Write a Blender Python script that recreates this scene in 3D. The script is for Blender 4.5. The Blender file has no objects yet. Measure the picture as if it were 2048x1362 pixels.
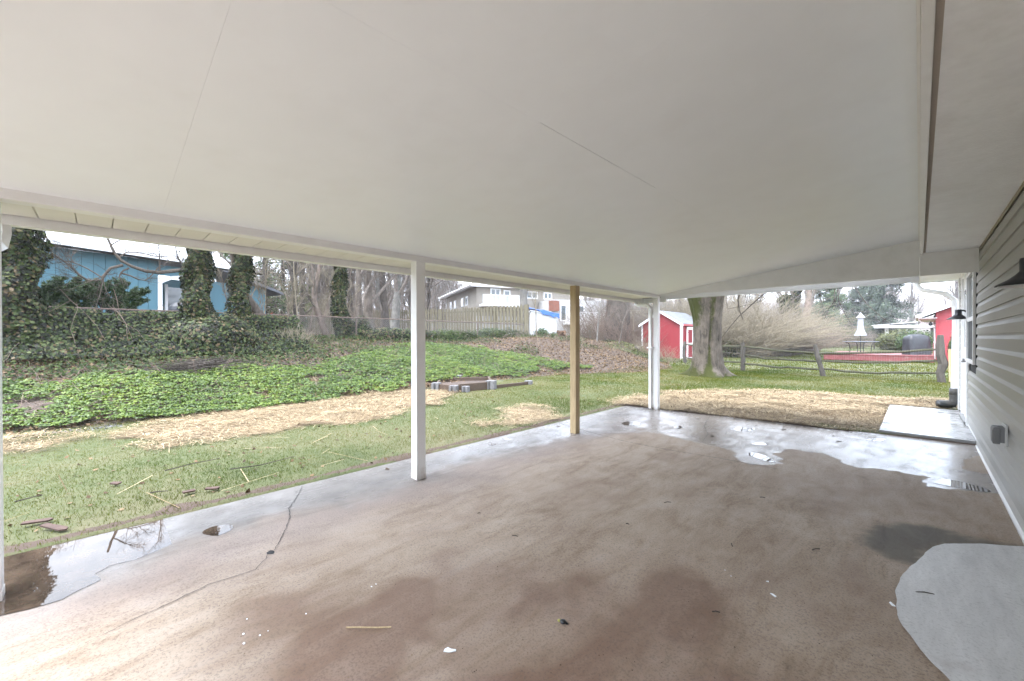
import bpy, math, random
import numpy as np
from mathutils import Vector, Matrix
rng = np.random.default_rng(7)
random.seed(7)
scene = bpy.context.scene
COL = scene.collection
# ------------------------------------------------------------------ camera
FPX = 822.17; YAW = 0.7806; PIT = -0.0064; ROL = -0.0013
_s, _c = math.sin(YAW), math.cos(YAW)
_F = np.array([-_s, _c, 0.]); _R = np.array([_c, _s, 0.]); _Z = np.array([0, 0, 1.])
_Fp = _F*math.cos(PIT) + _Z*math.sin(PIT); _Up = -_F*math.sin(PIT) + _Z*math.cos(PIT)
_Rr = math.cos(ROL)*_R + math.sin(ROL)*_Up; _Ur = math.cos(ROL)*_Up - math.sin(ROL)*_R
EYE = np.array([0, 0, 1.4])
cam = bpy.data.cameras.new('camera'); camo = bpy.data.objects.new('camera', cam); COL.objects.link(camo)
cam.sensor_width = 36; cam.lens = FPX/2048*36; cam.clip_start = 0.05; cam.clip_end = 3000
M = Matrix.Identity(4)
for i in range(3):
    M[i][0] = _Rr[i]; M[i][1] = _Ur[i]; M[i][2] = -_Fp[i]; M[i][3] = EYE[i]
camo.matrix_world = M
scene.camera = camo
def ray(x, y): return _Fp + _Rr*(x-1024)/FPX - _Ur*(y-681)/FPX
def atZ(x, y, z=0.): d = ray(x, y); return EYE + d*((z-EYE[2])/d[2])
def atX(x, y, X): d = ray(x, y); return EYE + d*(X/d[0])
def atY(x, y, Y): d = ray(x, y); return EYE + d*(Y/d[1])
def atD(x, y, D): return EYE + ray(x, y)*D
# ------------------------------------------------------------------ sky, sun, exposure
SUN_EL, SUN_AZ = math.radians(68), math.radians(195)
w = bpy.data.worlds.new('World'); scene.world = w; w.use_nodes = True
nt = w.node_tree; nt.nodes.clear()
o = nt.nodes.new('ShaderNodeOutputWorld'); bg = nt.nodes.new('ShaderNodeBackground')
sky = nt.nodes.new('ShaderNodeTexSky'); sky.sky_type = 'NISHITA'; sky.sun_disc = False
sky.sun_elevation = SUN_EL; sky.sun_rotation = SUN_AZ; sky.dust_density = 4.0; sky.air_density = 1.0
bw = nt.nodes.new('ShaderNodeRGBToBW'); mx = nt.nodes.new('ShaderNodeMix'); mx.data_type = 'RGBA'
cl = nt.nodes.new('ShaderNodeTexNoise'); cl.inputs['Scale'].default_value = 2.3; cl.inputs['Detail'].default_value = 5
tc = nt.nodes.new('ShaderNodeTexCoord'); nt.links.new(tc.outputs['Generated'], cl.inputs['Vector'])
cr = nt.nodes.new('ShaderNodeValToRGB'); cr.color_ramp.elements[0].position = .34; cr.color_ramp.elements[0].color = (.45,)*3+(1,)
cr.color_ramp.elements[1].position = .5; cr.color_ramp.elements[1].color = (.93,)*3+(1,)
nt.links.new(cl.outputs['Fac'], cr.inputs['Fac']); nt.links.new(cr.outputs['Color'], mx.inputs['Factor'])
mu = nt.nodes.new('ShaderNodeMix'); mu.data_type = 'RGBA'; mu.blend_type = 'MULTIPLY'; mu.inputs['Factor'].default_value = 1
mu.inputs[7].default_value = (.91, 1.0, 1.14, 1)
nt.links.new(sky.outputs[0], bw.inputs[0]); lv = nt.nodes.new('ShaderNodeMix'); lv.data_type = 'RGBA'; lv.inputs[0].default_value = .7; lv.inputs[7].default_value = (5.0, 5.0, 5.0, 1)  # even cloud layer
nt.links.new(bw.outputs[0], lv.inputs[6]); nt.links.new(lv.outputs[2], mu.inputs[6])
nt.links.new(sky.outputs[0], mx.inputs[6]); nt.links.new(mu.outputs[2], mx.inputs[7])
nt.links.new(mx.outputs[2], bg.inputs['Color']); nt.links.new(bg.outputs[0], o.inputs['Surface'])
bg.inputs['Strength'].default_value = 0.15
sl = bpy.data.lights.new('sun', 'SUN'); so = bpy.data.objects.new('sun', sl); COL.objects.link(so)
sl.energy = 0.5; sl.angle = math.radians(25); sl.color = (1, .99, .97)
so.rotation_euler = (math.pi/2 - SUN_EL, 0, math.pi - SUN_AZ)
so.location = (0, 0, 40)
scene.view_settings.view_transform = 'Standard'; scene.view_settings.look = 'None'
scene.view_settings.gamma = 1; scene.view_settings.use_curve_mapping = False
scene.view_settings.exposure = 3.25
scene.render.engine = 'CYCLES'
scene.cycles.use_denoising = True
scene.cycles.max_bounces = 10; scene.cycles.diffuse_bounces = 5; scene.cycles.glossy_bounces = 3
scene.cycles.transmission_bounces = 4; scene.cycles.transparent_max_bounces = 6; scene.cycles.volume_bounces = 1
scene.cycles.sample_clamp_indirect = 6

# ------------------------------------------------------------------ object helpers
def link(name, me, mat=None, parent=None, kind=None, label=None, cat=None, group=None):
    ob = bpy.data.objects.new(name, me); COL.objects.link(ob)
    if mat is not None and me is not None:
        for m in (mat if isinstance(mat, (list, tuple)) else [mat]): me.materials.append(m)
    if parent is not None: ob.parent = parent
    tag(ob, label, cat, group, kind); return ob
def tag(ob, label=None, cat=None, group=None, kind=None):
    if label: ob['label'] = label
    if cat: ob['category'] = cat
    if group: ob['group'] = group
    if kind: ob['kind'] = kind
    return ob
def empty(name, label, cat, loc=(0, 0, 0), rz=0., group=None):
    ob = bpy.data.objects.new(name, None); COL.objects.link(ob)
    ob.location = loc; ob.rotation_euler = (0, 0, rz); ob.empty_display_size = .2
    return tag(ob, label, cat, group)
def copy_tree(o, parent=None):
    c = o.copy(); COL.objects.link(c)
    if parent is not None: c.parent = parent
    for ch in o.children: copy_tree(ch, c)
    return c
def npmesh(name, V, F, smooth=False, att=None, fatt=None):
    V = np.asarray(V, np.float32).reshape(-1, 3); F = np.asarray(F, np.int32)
    me = bpy.data.meshes.new(name); n, k = F.shape
    me.vertices.add(len(V)); me.vertices.foreach_set('co', V.ravel())
    me.loops.add(n*k); me.loops.foreach_set('vertex_index', F.ravel())
    me.polygons.add(n); me.polygons.foreach_set('loop_start', np.arange(0, n*k, k, dtype=np.int32))
    me.polygons.foreach_set('loop_total', np.full(n, k, np.int32))
    if smooth: me.polygons.foreach_set('use_smooth', np.ones(n, bool))
    for nm, a in (att or {}).items():
        t = me.attributes.new(nm, 'FLOAT', 'POINT'); t.data.foreach_set('value', np.asarray(a, np.float32))
    for nm, a in (fatt or {}).items():
        t = me.attributes.new(nm, 'FLOAT', 'FACE'); t.data.foreach_set('value', np.asarray(a, np.float32))
    me.update(calc_edges=True); return me
class MB:
    """collects simple solids and builds one mesh"""
    def __init__(s): s.v = []; s.f = []; s.n = 0
    def add(s, v, f):
        s.v += [tuple(map(float, p)) for p in v]; s.f += [tuple(i+s.n for i in q) for q in f]; s.n += len(v); return s
    def box(s, x0, x1, y0, y1, z0, z1):
        v = [(x, y, z) for z in (z0, z1) for y in (y0, y1) for x in (x0, x1)]
        return s.add(v, [(0, 2, 3, 1), (4, 5, 7, 6), (0, 1, 5, 4), (2, 6, 7, 3), (0, 4, 6, 2), (1, 3, 7, 5)])
    def bar(s, a, b, w, h, up=(0, 0, 1), taper=1.):
        a = Vector(a); b = Vector(b); t = (b-a).normalized(); u = Vector(up)
        if abs(t.dot(u)) > .98: u = Vector((0, 1, 0))
        r = t.cross(u).normalized(); u = r.cross(t)
        v = []
        for p, k in ((a, 1.), (b, taper)):
            for i, j in ((-1, -1), (1, -1), (1, 1), (-1, 1)): v.append(p + r*(i*w/2*k) + u*(j*h/2*k))
        return s.add(v, [(0, 3, 2, 1), (4, 5, 6, 7), (0, 1, 5, 4), (1, 2, 6, 5), (2, 3, 7, 6), (3, 0, 4, 7)])
    def prism(s, poly, axis, a, b):
        """poly: 2D list; axis x: (y,z), y: (x,z), z: (x,y) extruded from a to b"""
        def m(p, t): return {'x': (t, p[0], p[1]), 'y': (p[0], t, p[1]), 'z': (p[0], p[1], t)}[axis]
        n = len(poly); v = [m(p, a) for p in poly] + [m(p, b) for p in poly]
        return s.add(v, [tuple(range(n))[::-1], tuple(range(n, 2*n))] + [(i, (i+1) % n, (i+1) % n+n, i+n) for i in range(n)])
    def tube(s, pts, rad, k=8, caps=True):
        P = [Vector(p) for p in pts]; n = len(P); rr = rad if hasattr(rad, '__len__') else [rad]*n
        v = []; pr = None
        for i, p in enumerate(P):
            t = (P[min(i+1, n-1)] - P[max(i-1, 0)]).normalized()
            if pr is None: pr = t.orthogonal().normalized()
            pr = (pr - t*pr.dot(t)).normalized(); q = t.cross(pr)
            for j in range(k):
                a = 2*math.pi*(j+.5)/k; v.append(p + (pr*math.cos(a) + q*math.sin(a))*rr[i])
        f = [(i*k+j, i*k+(j+1) % k, (i+1)*k+(j+1) % k, (i+1)*k+j) for i in range(n-1) for j in range(k)]
        if caps: f += [tuple(range(k))[::-1], tuple(range((n-1)*k, n*k))]
        return s.add(v, f)
    def lathe(s, prof, c=(0, 0, 0), k=20):
        v = []; n = len(prof)
        for r, z in prof:
            for j in range(k): a = 2*math.pi*j/k; v.append((c[0]+r*math.cos(a), c[1]+r*math.sin(a), c[2]+z))
        return s.add(v, [(i*k+j, i*k+(j+1) % k, (i+1)*k+(j+1) % k, (i+1)*k+j) for i in range(n-1) for j in range(k)])
    def quad(s, a, b, c, d): return s.add([a, b, c, d], [(0, 1, 2, 3)])
    def mesh(s, name, smooth=False):
        me = bpy.data.meshes.new(name); me.from_pydata(s.v, [], s.f)
        if smooth: me.polygons.foreach_set('use_smooth', np.ones(len(me.polygons), bool))
        me.update(); return me
    def build(s, name, mat, parent=None, bevel=0., smooth=False, **kw):
        ob = link(name, s.mesh(name, smooth), mat, parent, **kw)
        if bevel:
            b = ob.modifiers.new('bevel', 'BEVEL'); b.width = bevel; b.segments = 2; b.limit_method = 'ANGLE'
        return ob
def box(name, mat, parent, *a, bevel=0., **kw): return MB().box(*a).build(name, mat, parent, bevel=bevel, **kw)

# ------------------------------------------------------------------ material helpers
def newmat(name):
    m = bpy.data.materials.new(name); m.use_nodes = True; t = m.node_tree; t.nodes.clear()
    out = t.nodes.new('ShaderNodeOutputMaterial'); b = t.nodes.new('ShaderNodeBsdfPrincipled')
    t.links.new(b.outputs[0], out.inputs['Surface']); return m, t, b
def N(t, typ, **kw):
    n = t.nodes.new(typ)
    for k, v in kw.items():
        if k.startswith('i_'): n.inputs[k[2:].replace('_', ' ')].default_value = v
        else: setattr(n, k, v)
    return n
def coord(t, kind='obj', scale=(1, 1, 1), rot=(0, 0, 0)):
    mp = N(t, 'ShaderNodeMapping'); mp.inputs['Scale'].default_value = scale; mp.inputs['Rotation'].default_value = rot
    if kind == 'obj': src = N(t, 'ShaderNodeTexCoord').outputs['Object']
    else: src = N(t, 'ShaderNodeNewGeometry').outputs['Position']
    t.links.new(src, mp.inputs['Vector']); return mp.outputs[0]
def noise(t, vec, scale, detail=4, rough=.55, dist=0.):
    n = N(t, 'ShaderNodeTexNoise'); n.inputs['Scale'].default_value = scale; n.inputs['Detail'].default_value = detail
    n.inputs['Roughness'].default_value = rough; n.inputs['Distortion'].default_value = dist
    t.links.new(vec, n.inputs['Vector']); return n.outputs['Fac']
def ramp(t, fac, stops):
    r = N(t, 'ShaderNodeValToRGB'); e = r.color_ramp.elements
    while len(e) < len(stops): e.new(.5)
    for i, (p, c) in enumerate(stops):
        e[i].position = p; e[i].color = (c, c, c, 1) if not hasattr(c, '__len__') else tuple(c)+(1,)
    t.links.new(fac, r.inputs['Fac']); return r.outputs['Color']
def mixc(t, fac, a, b, mode='MIX'):
    m = N(t, 'ShaderNodeMix', data_type='RGBA', blend_type=mode)
    for i, v in ((0, fac), (6, a), (7, b)):
        if hasattr(v, 'is_linked') or isinstance(v, bpy.types.NodeSocket): t.links.new(v, m.inputs[i])
        elif i == 0: m.inputs[0].default_value = v
        else: m.inputs[i].default_value = tuple(v)+(1,) if len(v) == 3 else v
    return m.outputs[2]
def math_(t, op, a, b=None, clamp=False):
    m = N(t, 'ShaderNodeMath', operation=op, use_clamp=clamp)
    for i, v in ((0, a), (1, b)):
        if v is None: continue
        if isinstance(v, bpy.types.NodeSocket): t.links.new(v, m.inputs[i])
        else: m.inputs[i].default_value = v
    return m.outputs[0]
def attr(t, name): return N(t, 'ShaderNodeAttribute', attribute_name=name).outputs['Fac']
def bump(t, b, h, strength=.3, dist=.01):
    n = N(t, 'ShaderNodeBump'); n.inputs['Strength'].default_value = strength; n.inputs['Distance'].default_value = dist
    t.links.new(h, n.inputs['Height']); t.links.new(n.outputs[0], b.inputs['Normal'])
def mat(name, col, rough=.6, var=.12, scale=6., bmp=.15, spec=.5, aniso=(1, 1, 1), metal=0., bdist=.004, dirt=None, dscale=1.5, bscale=None):
    """plain painted or raw surface with two scales of variation, fine relief and optional dirt"""
    m, t, b = newmat(name); c = coord(t, 'pos', aniso)
    n1 = noise(t, c, scale, 6, .6); n2 = noise(t, c, scale*.17, 3)
    f = math_(t, 'ADD', math_(t, 'MULTIPLY', n1, .5), math_(t, 'MULTIPLY', n2, .5))
    lo = tuple(max(0, x*(1-var)) for x in col); hi = tuple(min(1, x*(1+var)) for x in col)
    cc = ramp(t, f, [(.35, lo), (.65, hi)])
    if dirt:
        dn = ramp(t, noise(t, c, dscale, 8, .7), [(.52, 0.), (.75, 1.)]); cc = mixc(t, math_(t, 'MULTIPLY', dn, dirt[3]), cc, dirt[:3])
    t.links.new(cc, b.inputs['Base Color'])
    rr = N(t, 'ShaderNodeMapRange'); rr.inputs['To Min'].default_value = max(.02, rough-.08); rr.inputs['To Max'].default_value = min(1, rough+.08)
    t.links.new(n2, rr.inputs['Value']); t.links.new(rr.outputs[0], b.inputs['Roughness'])
    b.inputs['Specular IOR Level'].default_value = spec; b.inputs['Metallic'].default_value = metal
    if bmp: bump(t, b, noise(t, c, bscale or scale*4, 4), bmp, bdist)
    return m
def leafmat(name, stops, rough=.5, trans=.25, nscale=.8, namt=.35, spec=.4):
    """leaf colour from a per-leaf random value mixed with slow patches"""
    m, t, b = newmat(name); r = attr(t, 'v'); c = coord(t, 'pos')
    f = math_(t, 'ADD', math_(t, 'MULTIPLY', r, 1-namt), math_(t, 'MULTIPLY', noise(t, c, nscale, 3), namt))
    cc = ramp(t, f, [(p, tuple(x*k for x, k in zip(q, (.60, .60, .46)))) for p, q in stops]); t.links.new(cc, b.inputs['Base Color']); b.inputs['Roughness'].default_value = rough
    b.inputs['Specular IOR Level'].default_value = spec
    if trans:
        tr = N(t, 'ShaderNodeBsdfTranslucent'); t.links.new(cc, tr.inputs['Color']); ms = N(t, 'ShaderNodeMixShader')
        ms.inputs[0].default_value = trans; t.links.new(b.outputs[0], ms.inputs[1]); t.links.new(tr.outputs[0], ms.inputs[2])
        out = [n for n in t.nodes if n.type == 'OUTPUT_MATERIAL'][0]; t.links.new(ms.outputs[0], out.inputs['Surface'])
    return m
def woodmat(name, c1, c2, axis='z', rough=.75, knots=True, sc=1.):
    m, t, b = newmat(name)
    s = {'z': (9, 9, .7), 'x': (.7, 9, 9), 'y': (9, .7, 9)}[axis]
    c = coord(t, 'pos', tuple(k*sc for k in s)); n = noise(t, c, 4, 8, .65, 1.2); g = noise(t, c, 22, 3, .6, .3)
    f = math_(t, 'ADD', math_(t, 'MULTIPLY', n, .65), math_(t, 'MULTIPLY', g, .35))
    cc = ramp(t, f, [(.32, c1), (.7, c2)])
    if knots:
        v = N(t, 'ShaderNodeTexVoronoi'); v.inputs['Scale'].default_value = 1.4; t.links.new(coord(t, 'pos', tuple(.35*k**.6 for k in s)), v.inputs['Vector'])
        cc = mixc(t, ramp(t, v.outputs['Distance'], [(.03, .85), (.09, 0.)]), cc, tuple(x*.35 for x in c1))
    t.links.new(cc, b.inputs['Base Color']); b.inputs['Roughness'].default_value = rough; bump(t, b, f, .35, .004); return m

W_CEIL = mat('ceiling_paint', (.83, .87, .92), .38, .02, 5, .12, aniso=(1, 1, 1), dirt=(.62, .60, .56, .12), dscale=2.2, bdist=.002)
W_SOFF = mat('textured_soffit_paint', (.86, .88, .91), .6, .05, 20, .5, bdist=.006, dirt=(.5, .46, .4, .25), bscale=60)
W_TRIM = mat('white_trim_paint', (.78, .78, .78), .4, .04, 7, .06, dirt=(.45, .43, .38, .2), dscale=4)
W_POST = mat('white_aluminium_wrap', (.78, .78, .78), .35, .02, 4, .03, dirt=(.5, .46, .42, .12), dscale=3)
_t = W_POST.node_tree; _b = [n for n in _t.nodes if n.type == 'BSDF_PRINCIPLED'][0]; _src = _b.inputs['Base Color'].links[0].from_socket  # rain splash dirt at the post feet
_sx = N(_t, 'ShaderNodeSeparateXYZ'); _t.links.new(coord(_t, 'pos'), _sx.inputs[0]); _f = math_(_t, 'ADD', _sx.outputs['Z'], math_(_t, 'MULTIPLY', noise(_t, coord(_t, 'pos', (1, 1, .5)), 22, 6, .7), .30))
_t.links.new(mixc(_t, ramp(_t, _f, [(.12, .75), (.30, .0)]), _src, (.34, .27, .21)), _b.inputs['Base Color'])
VINYL = mat('grey_vinyl_siding', (.365, .36, .34), .45, .05, 3, .25, aniso=(1, .12, 1), bdist=.001, bscale=90)
DARK = mat('black_gap', (.02, .02, .02), .9, 0, 5, 0)
BLACK = mat('black_painted_metal', (.018, .02, .024), .38, .15, 8, .05)
BPLAS = mat('black_corrugated_plastic', (.045, .048, .05), .5, .25, 9, .15, dirt=(.2, .17, .13, .4))
WOODPT = woodmat('treated_pine', (.32, .23, .125), (.52, .40, .235), 'z')
OLDWOOD = woodmat('weathered_rail', (.022, .022, .011), (.08, .075, .038), 'x', .9, False)
GREYPOST = woodmat('weathered_post', (.035, .03, .025), (.115, .10, .085), 'z', .9, False)
PICKET = woodmat('weathered_fence_board', (.07, .062, .038), (.19, .165, .11), 'z', .9, True, .6)
TIMBER = woodmat('old_bed_timber', (.035, .023, .016), (.10, .066, .043), 'y', .85, True, .7)
BLOCK = mat('grey_concrete_block', (.13, .125, .125), .9, .2, 14, .4, bdist=.01)
BLUEW = mat('blue_painted_board', (.075, .18, .225), .6, .08, 2.5, .1, aniso=(1, 1, .3), dirt=(.07, .13, .16, .3))
WROOF = mat('pale_metal_roof', (.55, .56, .58), .4, .05, 2, .04, dirt=(.5, .5, .48, .2))
REDW = mat('red_painted_board', (.21, .014, .020), .6, .1, 3, .12, aniso=(1, 1, .3), dirt=(.30, .06, .05, .35))
REDV = mat('red_lap_siding', (.33, .03, .04), .55, .06, 2, .1)
REDDECK = mat('red_deck_paint', (.16, .035, .035), .55, .15, 4, .15, dirt=(.30, .20, .18, .6), dscale=5)
SHING = mat('grey_shingle', (.12, .125, .135), .9, .25, 12, .5, bdist=.01)
SHINGD = mat('dark_shingle', (.12, .12, .125), .9, .25, 12, .5, bdist=.01)
STUCCO = mat('cream_brick_wall', (.29, .26, .22), .85, .08, 8, .2, bdist=.004)
WSIDE = mat('white_house_siding', (.42, .41, .40), .6, .04, 3, .05)
BRICK = mat('orange_brick', (.22, .085, .055), .9, .2, 18, .4)
GLASS, _t, _b = newmat('window_glass'); _b.inputs['Base Color'].default_value = (.05, .07, .08, 1); _b.inputs['Roughness'].default_value = .04; _b.inputs['Specular IOR Level'].default_value = .9
bump(_t, _b, noise(_t, coord(_t, 'pos'), 1.5, 2), .02, .02)
SCREEN = mat('dark_window_screen', (.05, .055, .06), .7, .1, 30, .2)
TARP = mat('blue_tarp', (.008, .07, .28), .35, .15, 3, .5, bdist=.03)
UMB = mat('white_umbrella_cloth', (.3, .3, .32), .8, .06, 6, .3, bdist=.01)
RUST = mat('rusty_steel', (.10, .07, .055), .8, .3, 20, .3)
GALV = mat('galvanised_pipe', (.20, .20, .195), .5, .2, 8, .1, metal=.3, dirt=(.10, .08, .06, .6), dscale=5)
CUT = mat('cut_firewood', (.17, .10, .06), .85, .3, 9, .3)
SNOWY = mat('white_plastic_scrap', (.78, .8, .82), .5, .05, 9, .1)

def barkmat(name, c1, c2, moss=None, sc=1., mossz=None):
    c1 = tuple(x*.72 for x in c1); c2 = tuple(x*.72 for x in c2)
    m, t, b = newmat(name); c = coord(t, 'pos', (5*sc, 5*sc, 1.1*sc)); n = noise(t, c, 3, 10, .7, .6); p = noise(t, coord(t, 'pos'), 2.2*sc, 5, .6)
    cc = ramp(t, n, [(.33, c1), (.66, c2)]); cc = mixc(t, ramp(t, p, [(.45, 0.), (.62, .55)]), cc, tuple(min(1, x*1.35) for x in c2))
    if moss:
        a = attr(t, 'moss'); q = math_(t, 'ADD', a, math_(t, 'SUBTRACT', noise(t, coord(t, 'pos'), 7, 6, .7), .5)); cc = mixc(t, ramp(t, q, [(.42, 0.), (.62, 1.)]), cc, moss)
    t.links.new(cc, b.inputs['Base Color']); b.inputs['Roughness'].default_value = .95; b.inputs['Specular IOR Level'].default_value = .2
    bump(t, b, n, .8, .03*1/sc); return m
BARK = barkmat('brown_bark', (.06, .048, .038), (.17, .14, .115))
BARKG = barkmat('grey_bark', (.10, .095, .085), (.24, .225, .20))
BARKD = barkmat('dark_bark', (.04, .034, .028), (.12, .10, .085))
BARKP = barkmat('pinkish_bark', (.13, .10, .08), (.28, .22, .185))
BARKM = barkmat('mossy_grey_bark', (.035, .028, .022), (.15, .125, .10), moss=(.035, .038, .010))
BARKT = barkmat('tan_twig', (.15, .125, .09), (.34, .29, .21), sc=3)
BARKR = barkmat('reddish_twig', (.12, .085, .07), (.28, .21, .17), sc=3)
TWIG = barkmat('grey_twig', (.10, .085, .07), (.25, .21, .18), sc=3)
IVY = leafmat('ivy_leaf', [(.22, (.010, .009, .005)), (.42, (.018, .032, .009)), (.58, (.055, .085, .025)), (.74, (.12, .14, .06)), (.80, (.15, .10, .065)), (.95, (.26, .22, .17))], .55, .15, 1.2, .25, .2)
IVYD = leafmat('bank_ivy_leaf', [(.1, (.015, .026, .009)), (.5, (.04, .07, .02)), (.85, (.10, .125, .045))], .6, .12, 1.2, .3, .15)
GCOV = leafmat('groundcover_leaf', [(.15, (.018, .038, .008)), (.38, (.07, .13, .018)), (.62, (.17, .26, .035)), (.88, (.34, .37, .06))], .45, .3, .9, .35)
BLADE = leafmat('grass_blade', [(.15, (.04, .075, .005)), (.38, (.085, .13, .006)), (.6, (.15, .16, .018)), (.85, (.27, .225, .08))], .7, .3, .55, .55, .08)
STRAW = leafmat('straw_stalk', [(.15, (.17, .11, .075)), (.45, (.44, .32, .24)), (.85, (.76, .62, .53))], .7, .1, 1, .2, .1)
LITTER = leafmat('dead_leaf', [(.1, (.06, .038, .028)), (.45, (.15, .095, .07)), (.75, (.27, .18, .13)), (.95, (.38, .29, .23))], .8, .1, 1, .25, .2)
CONIF = leafmat('conifer_needles', [(.15, (.015, .045, .014)), (.5, (.04, .09, .025)), (.85, (.10, .15, .05))], .6, .1, .9, .3)
CONIB = leafmat('blue_green_needles', [(.15, (.02, .04, .03)), (.5, (.045, .08, .06)), (.85, (.10, .13, .085))], .6, .1, .7, .3)
SHRUB = leafmat('shrub_leaf', [(.15, (.02, .05, .015)), (.5, (.06, .12, .03)), (.85, (.14, .21, .06))], .5, .2, .9, .3)
HEDGEO = leafmat('olive_bush_leaf', [(.15, (.05, .06, .02)), (.5, (.12, .14, .045)), (.85, (.22, .22, .09))], .5, .2, .9, .3)
# ------------------------------------------------------------------ plant builders (numpy)
def nrm(a): return a/np.maximum(np.linalg.norm(a, axis=-1, keepdims=True), 1e-9)
def tubes(P, r, k=3):
    """P (M,S,3), r (M,S) -> verts, faces of M tubes"""
    Mn, S, _ = P.shape; T = np.empty_like(P); T[:, 1:-1] = P[:, 2:]-P[:, :-2]; T[:, 0] = P[:, 1]-P[:, 0]; T[:, -1] = P[:, -1]-P[:, -2]; T = nrm(T)
    ref = np.tile(np.array([.31, .77, .17]), (Mn, S, 1)); A = nrm(np.cross(T, ref)); B = np.cross(T, A)
    ang = np.arange(k)*2*np.pi/k
    V = P[:, :, None] + r[:, :, None, None]*(A[:, :, None]*np.cos(ang)[None, None, :, None] + B[:, :, None]*np.sin(ang)[None, None, :, None])
    i = np.arange(Mn)[:, None, None]*S*k; s = np.arange(S-1)[None, :, None]*k; j = np.arange(k)[None, None, :]; j2 = (j+1) % k
    F = np.stack([i+s+j, i+s+j2, i+s+k+j2, i+s+k+j], -1).reshape(-1, 4)
    return V.reshape(-1, 3), F
def join(parts):
    V = []; F = []; n = 0
    for v, f in parts: V.append(v); F.append(f+n); n += len(v)
    return np.concatenate(V), np.concatenate(F)
def grow(P, r, nc, length, spread=.8, S=5, tmin=.3, tmax=1., up=.25, wob=.22, rr=.55, rmin=.003, g=None):
    g = g or rng; Mn, S0, _ = P.shape; idx = np.repeat(np.arange(Mn), nc); n = len(idx)
    t = g.uniform(tmin, tmax, n)*(S0-1); i0 = np.minimum(t.astype(int), S0-2); fr = (t-i0)[:, None]
    base = P[idx, i0]*(1-fr)+P[idx, i0+1]*fr; tan = nrm(P[idx, i0+1]-P[idx, i0]); rb = r[idx, i0]*(1-fr[:, 0])+r[idx, i0+1]*fr[:, 0]
    d = nrm(tan + nrm(g.normal(size=(n, 3)))*spread*g.uniform(.7, 1.3, (n, 1)) + np.array([0, 0, up]))
    L = length*g.uniform(.5, 1.2, n)*(1.15-.5*t/(S0-1)); Q = np.empty((n, S, 3)); Q[:, 0] = base
    for k in range(1, S):
        d = nrm(d + g.normal(size=(n, 3))*wob + np.array([0, 0, up*.25])); Q[:, k] = Q[:, k-1] + d*(L/(S-1))[:, None]
    r0 = np.maximum(rb*rr, rmin); R_ = r0[:, None]*np.linspace(1, .35, S)[None]
    return Q, np.maximum(R_, rmin*.6)
def trunkpath(base, h, lean=(0, 0), S=9, wob=.03, g=None):
    g = g or rng; z = np.linspace(0, 1, S); P = np.zeros((1, S, 3)); P[0, :, 2] = z*h
    w_ = np.cumsum(g.normal(size=(S, 2))*wob*h/S, 0); P[0, :, :2] = w_ - w_[0] + z[:, None]*np.array(lean)[None]*h
    return P + np.array(base)
def treebits(base, h, r, lean=(0, 0), fork=.3, nb=10, lv=3, bl=.45, spread=.9, up=.35, k=8, g=None, wob=.03, rmin=.006, flare=1.5, n2=6, n3=6):
    T = trunkpath(base, h, lean, 10, wob, g); R_ = r*np.linspace(1, .3, 10)[None]**.8; R_[0, 0] *= flare; R_[0, 1] *= 1+(flare-1)*.25
    tr = tubes(T, R_, k); B = []
    Q, q = grow(T, R_, nb, h*bl, spread, 6, fork, 1., up, .2, .5, rmin*2, g); B.append(tubes(Q, q, 5))
    if lv > 1: Q, q = grow(Q, q, n2, h*bl*.5, .9, 5, .2, 1., .2, .25, .5, rmin*1.4, g); B.append(tubes(Q, q, 3))
    if lv > 2: Q, q = grow(Q, q, n3, h*bl*.25, .9, 4, .2, 1., .1, .25, .5, rmin, g); B.append(tubes(Q, q, 3))
    return tr, join(B), (T, R_)
def tree(label, base, h, r, bark=None, twig=None, group=None, name='bare_tree', ivy=None, cat='tree', **kw):
    bark = bark or BARK; twig = twig or TWIG; base = np.array(base, float)
    root = empty(name, label, cat, tuple(base), group=group)
    g = np.random.default_rng(int(abs(base[0]*131+base[1]*977+h*31)))
    tr, br, (T, R_) = treebits((0, 0, -.15), h, r, g=g, **kw)
    link('trunk', npmesh('trunk', *tr, smooth=True), bark, root)
    link('branches', npmesh('branches', *br), twig, root)
    if ivy: 
        V, F, a = ivysleeve(T[0], R_[0], *ivy, g=g); link('ivy', npmesh('ivy', V, F, fatt={'v': a}), IVY, root)
    return root
def leaves(C, D, size, g=None, aspect=.75, fold=.25):
    """C (n,3) centres, D (n,3) facing normals; kite leaf of 4 verts"""
    g = g or rng; n = len(C); D = nrm(D); a = nrm(np.cross(D, nrm(g.normal(size=(n, 3))))); b = np.cross(D, a); s = (size*g.uniform(.6, 1.25, n))[:, None]
    V = np.stack([C-a*s*.5, C+b*s*.5*aspect-D*s*fold*.4, C+a*s*.55, C-b*s*.5*aspect-D*s*fold*.4], 1)
    return V.reshape(-1, 3), np.arange(4*n).reshape(n, 4)
def ivysleeve(T, R_, z0, z1, n, thick=.16, size=.085, g=None):
    g = g or rng; z = g.uniform(z0, z1, n); a = g.uniform(0, 2*np.pi, n); x = np.interp(z, T[:, 2], T[:, 0]); y = np.interp(z, T[:, 2], T[:, 1])
    rr = np.interp(z, T[:, 2], R_) + thick*(.45+.55*g.random(n))*(1+.45*np.sin(z*2.3+a)+.35*np.sin(z*5.3-a*2)+.5*(vnoise(a*2, z*2, 1., 3)-.5))
    C = np.stack([x+rr*np.cos(a), y+rr*np.sin(a), z], 1); D = np.stack([np.cos(a), np.sin(a), .5+0*a], 1)+g.normal(size=(n, 3))*.45
    V, F = leaves(C, D, size, g); return V, F, g.random(n)
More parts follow.
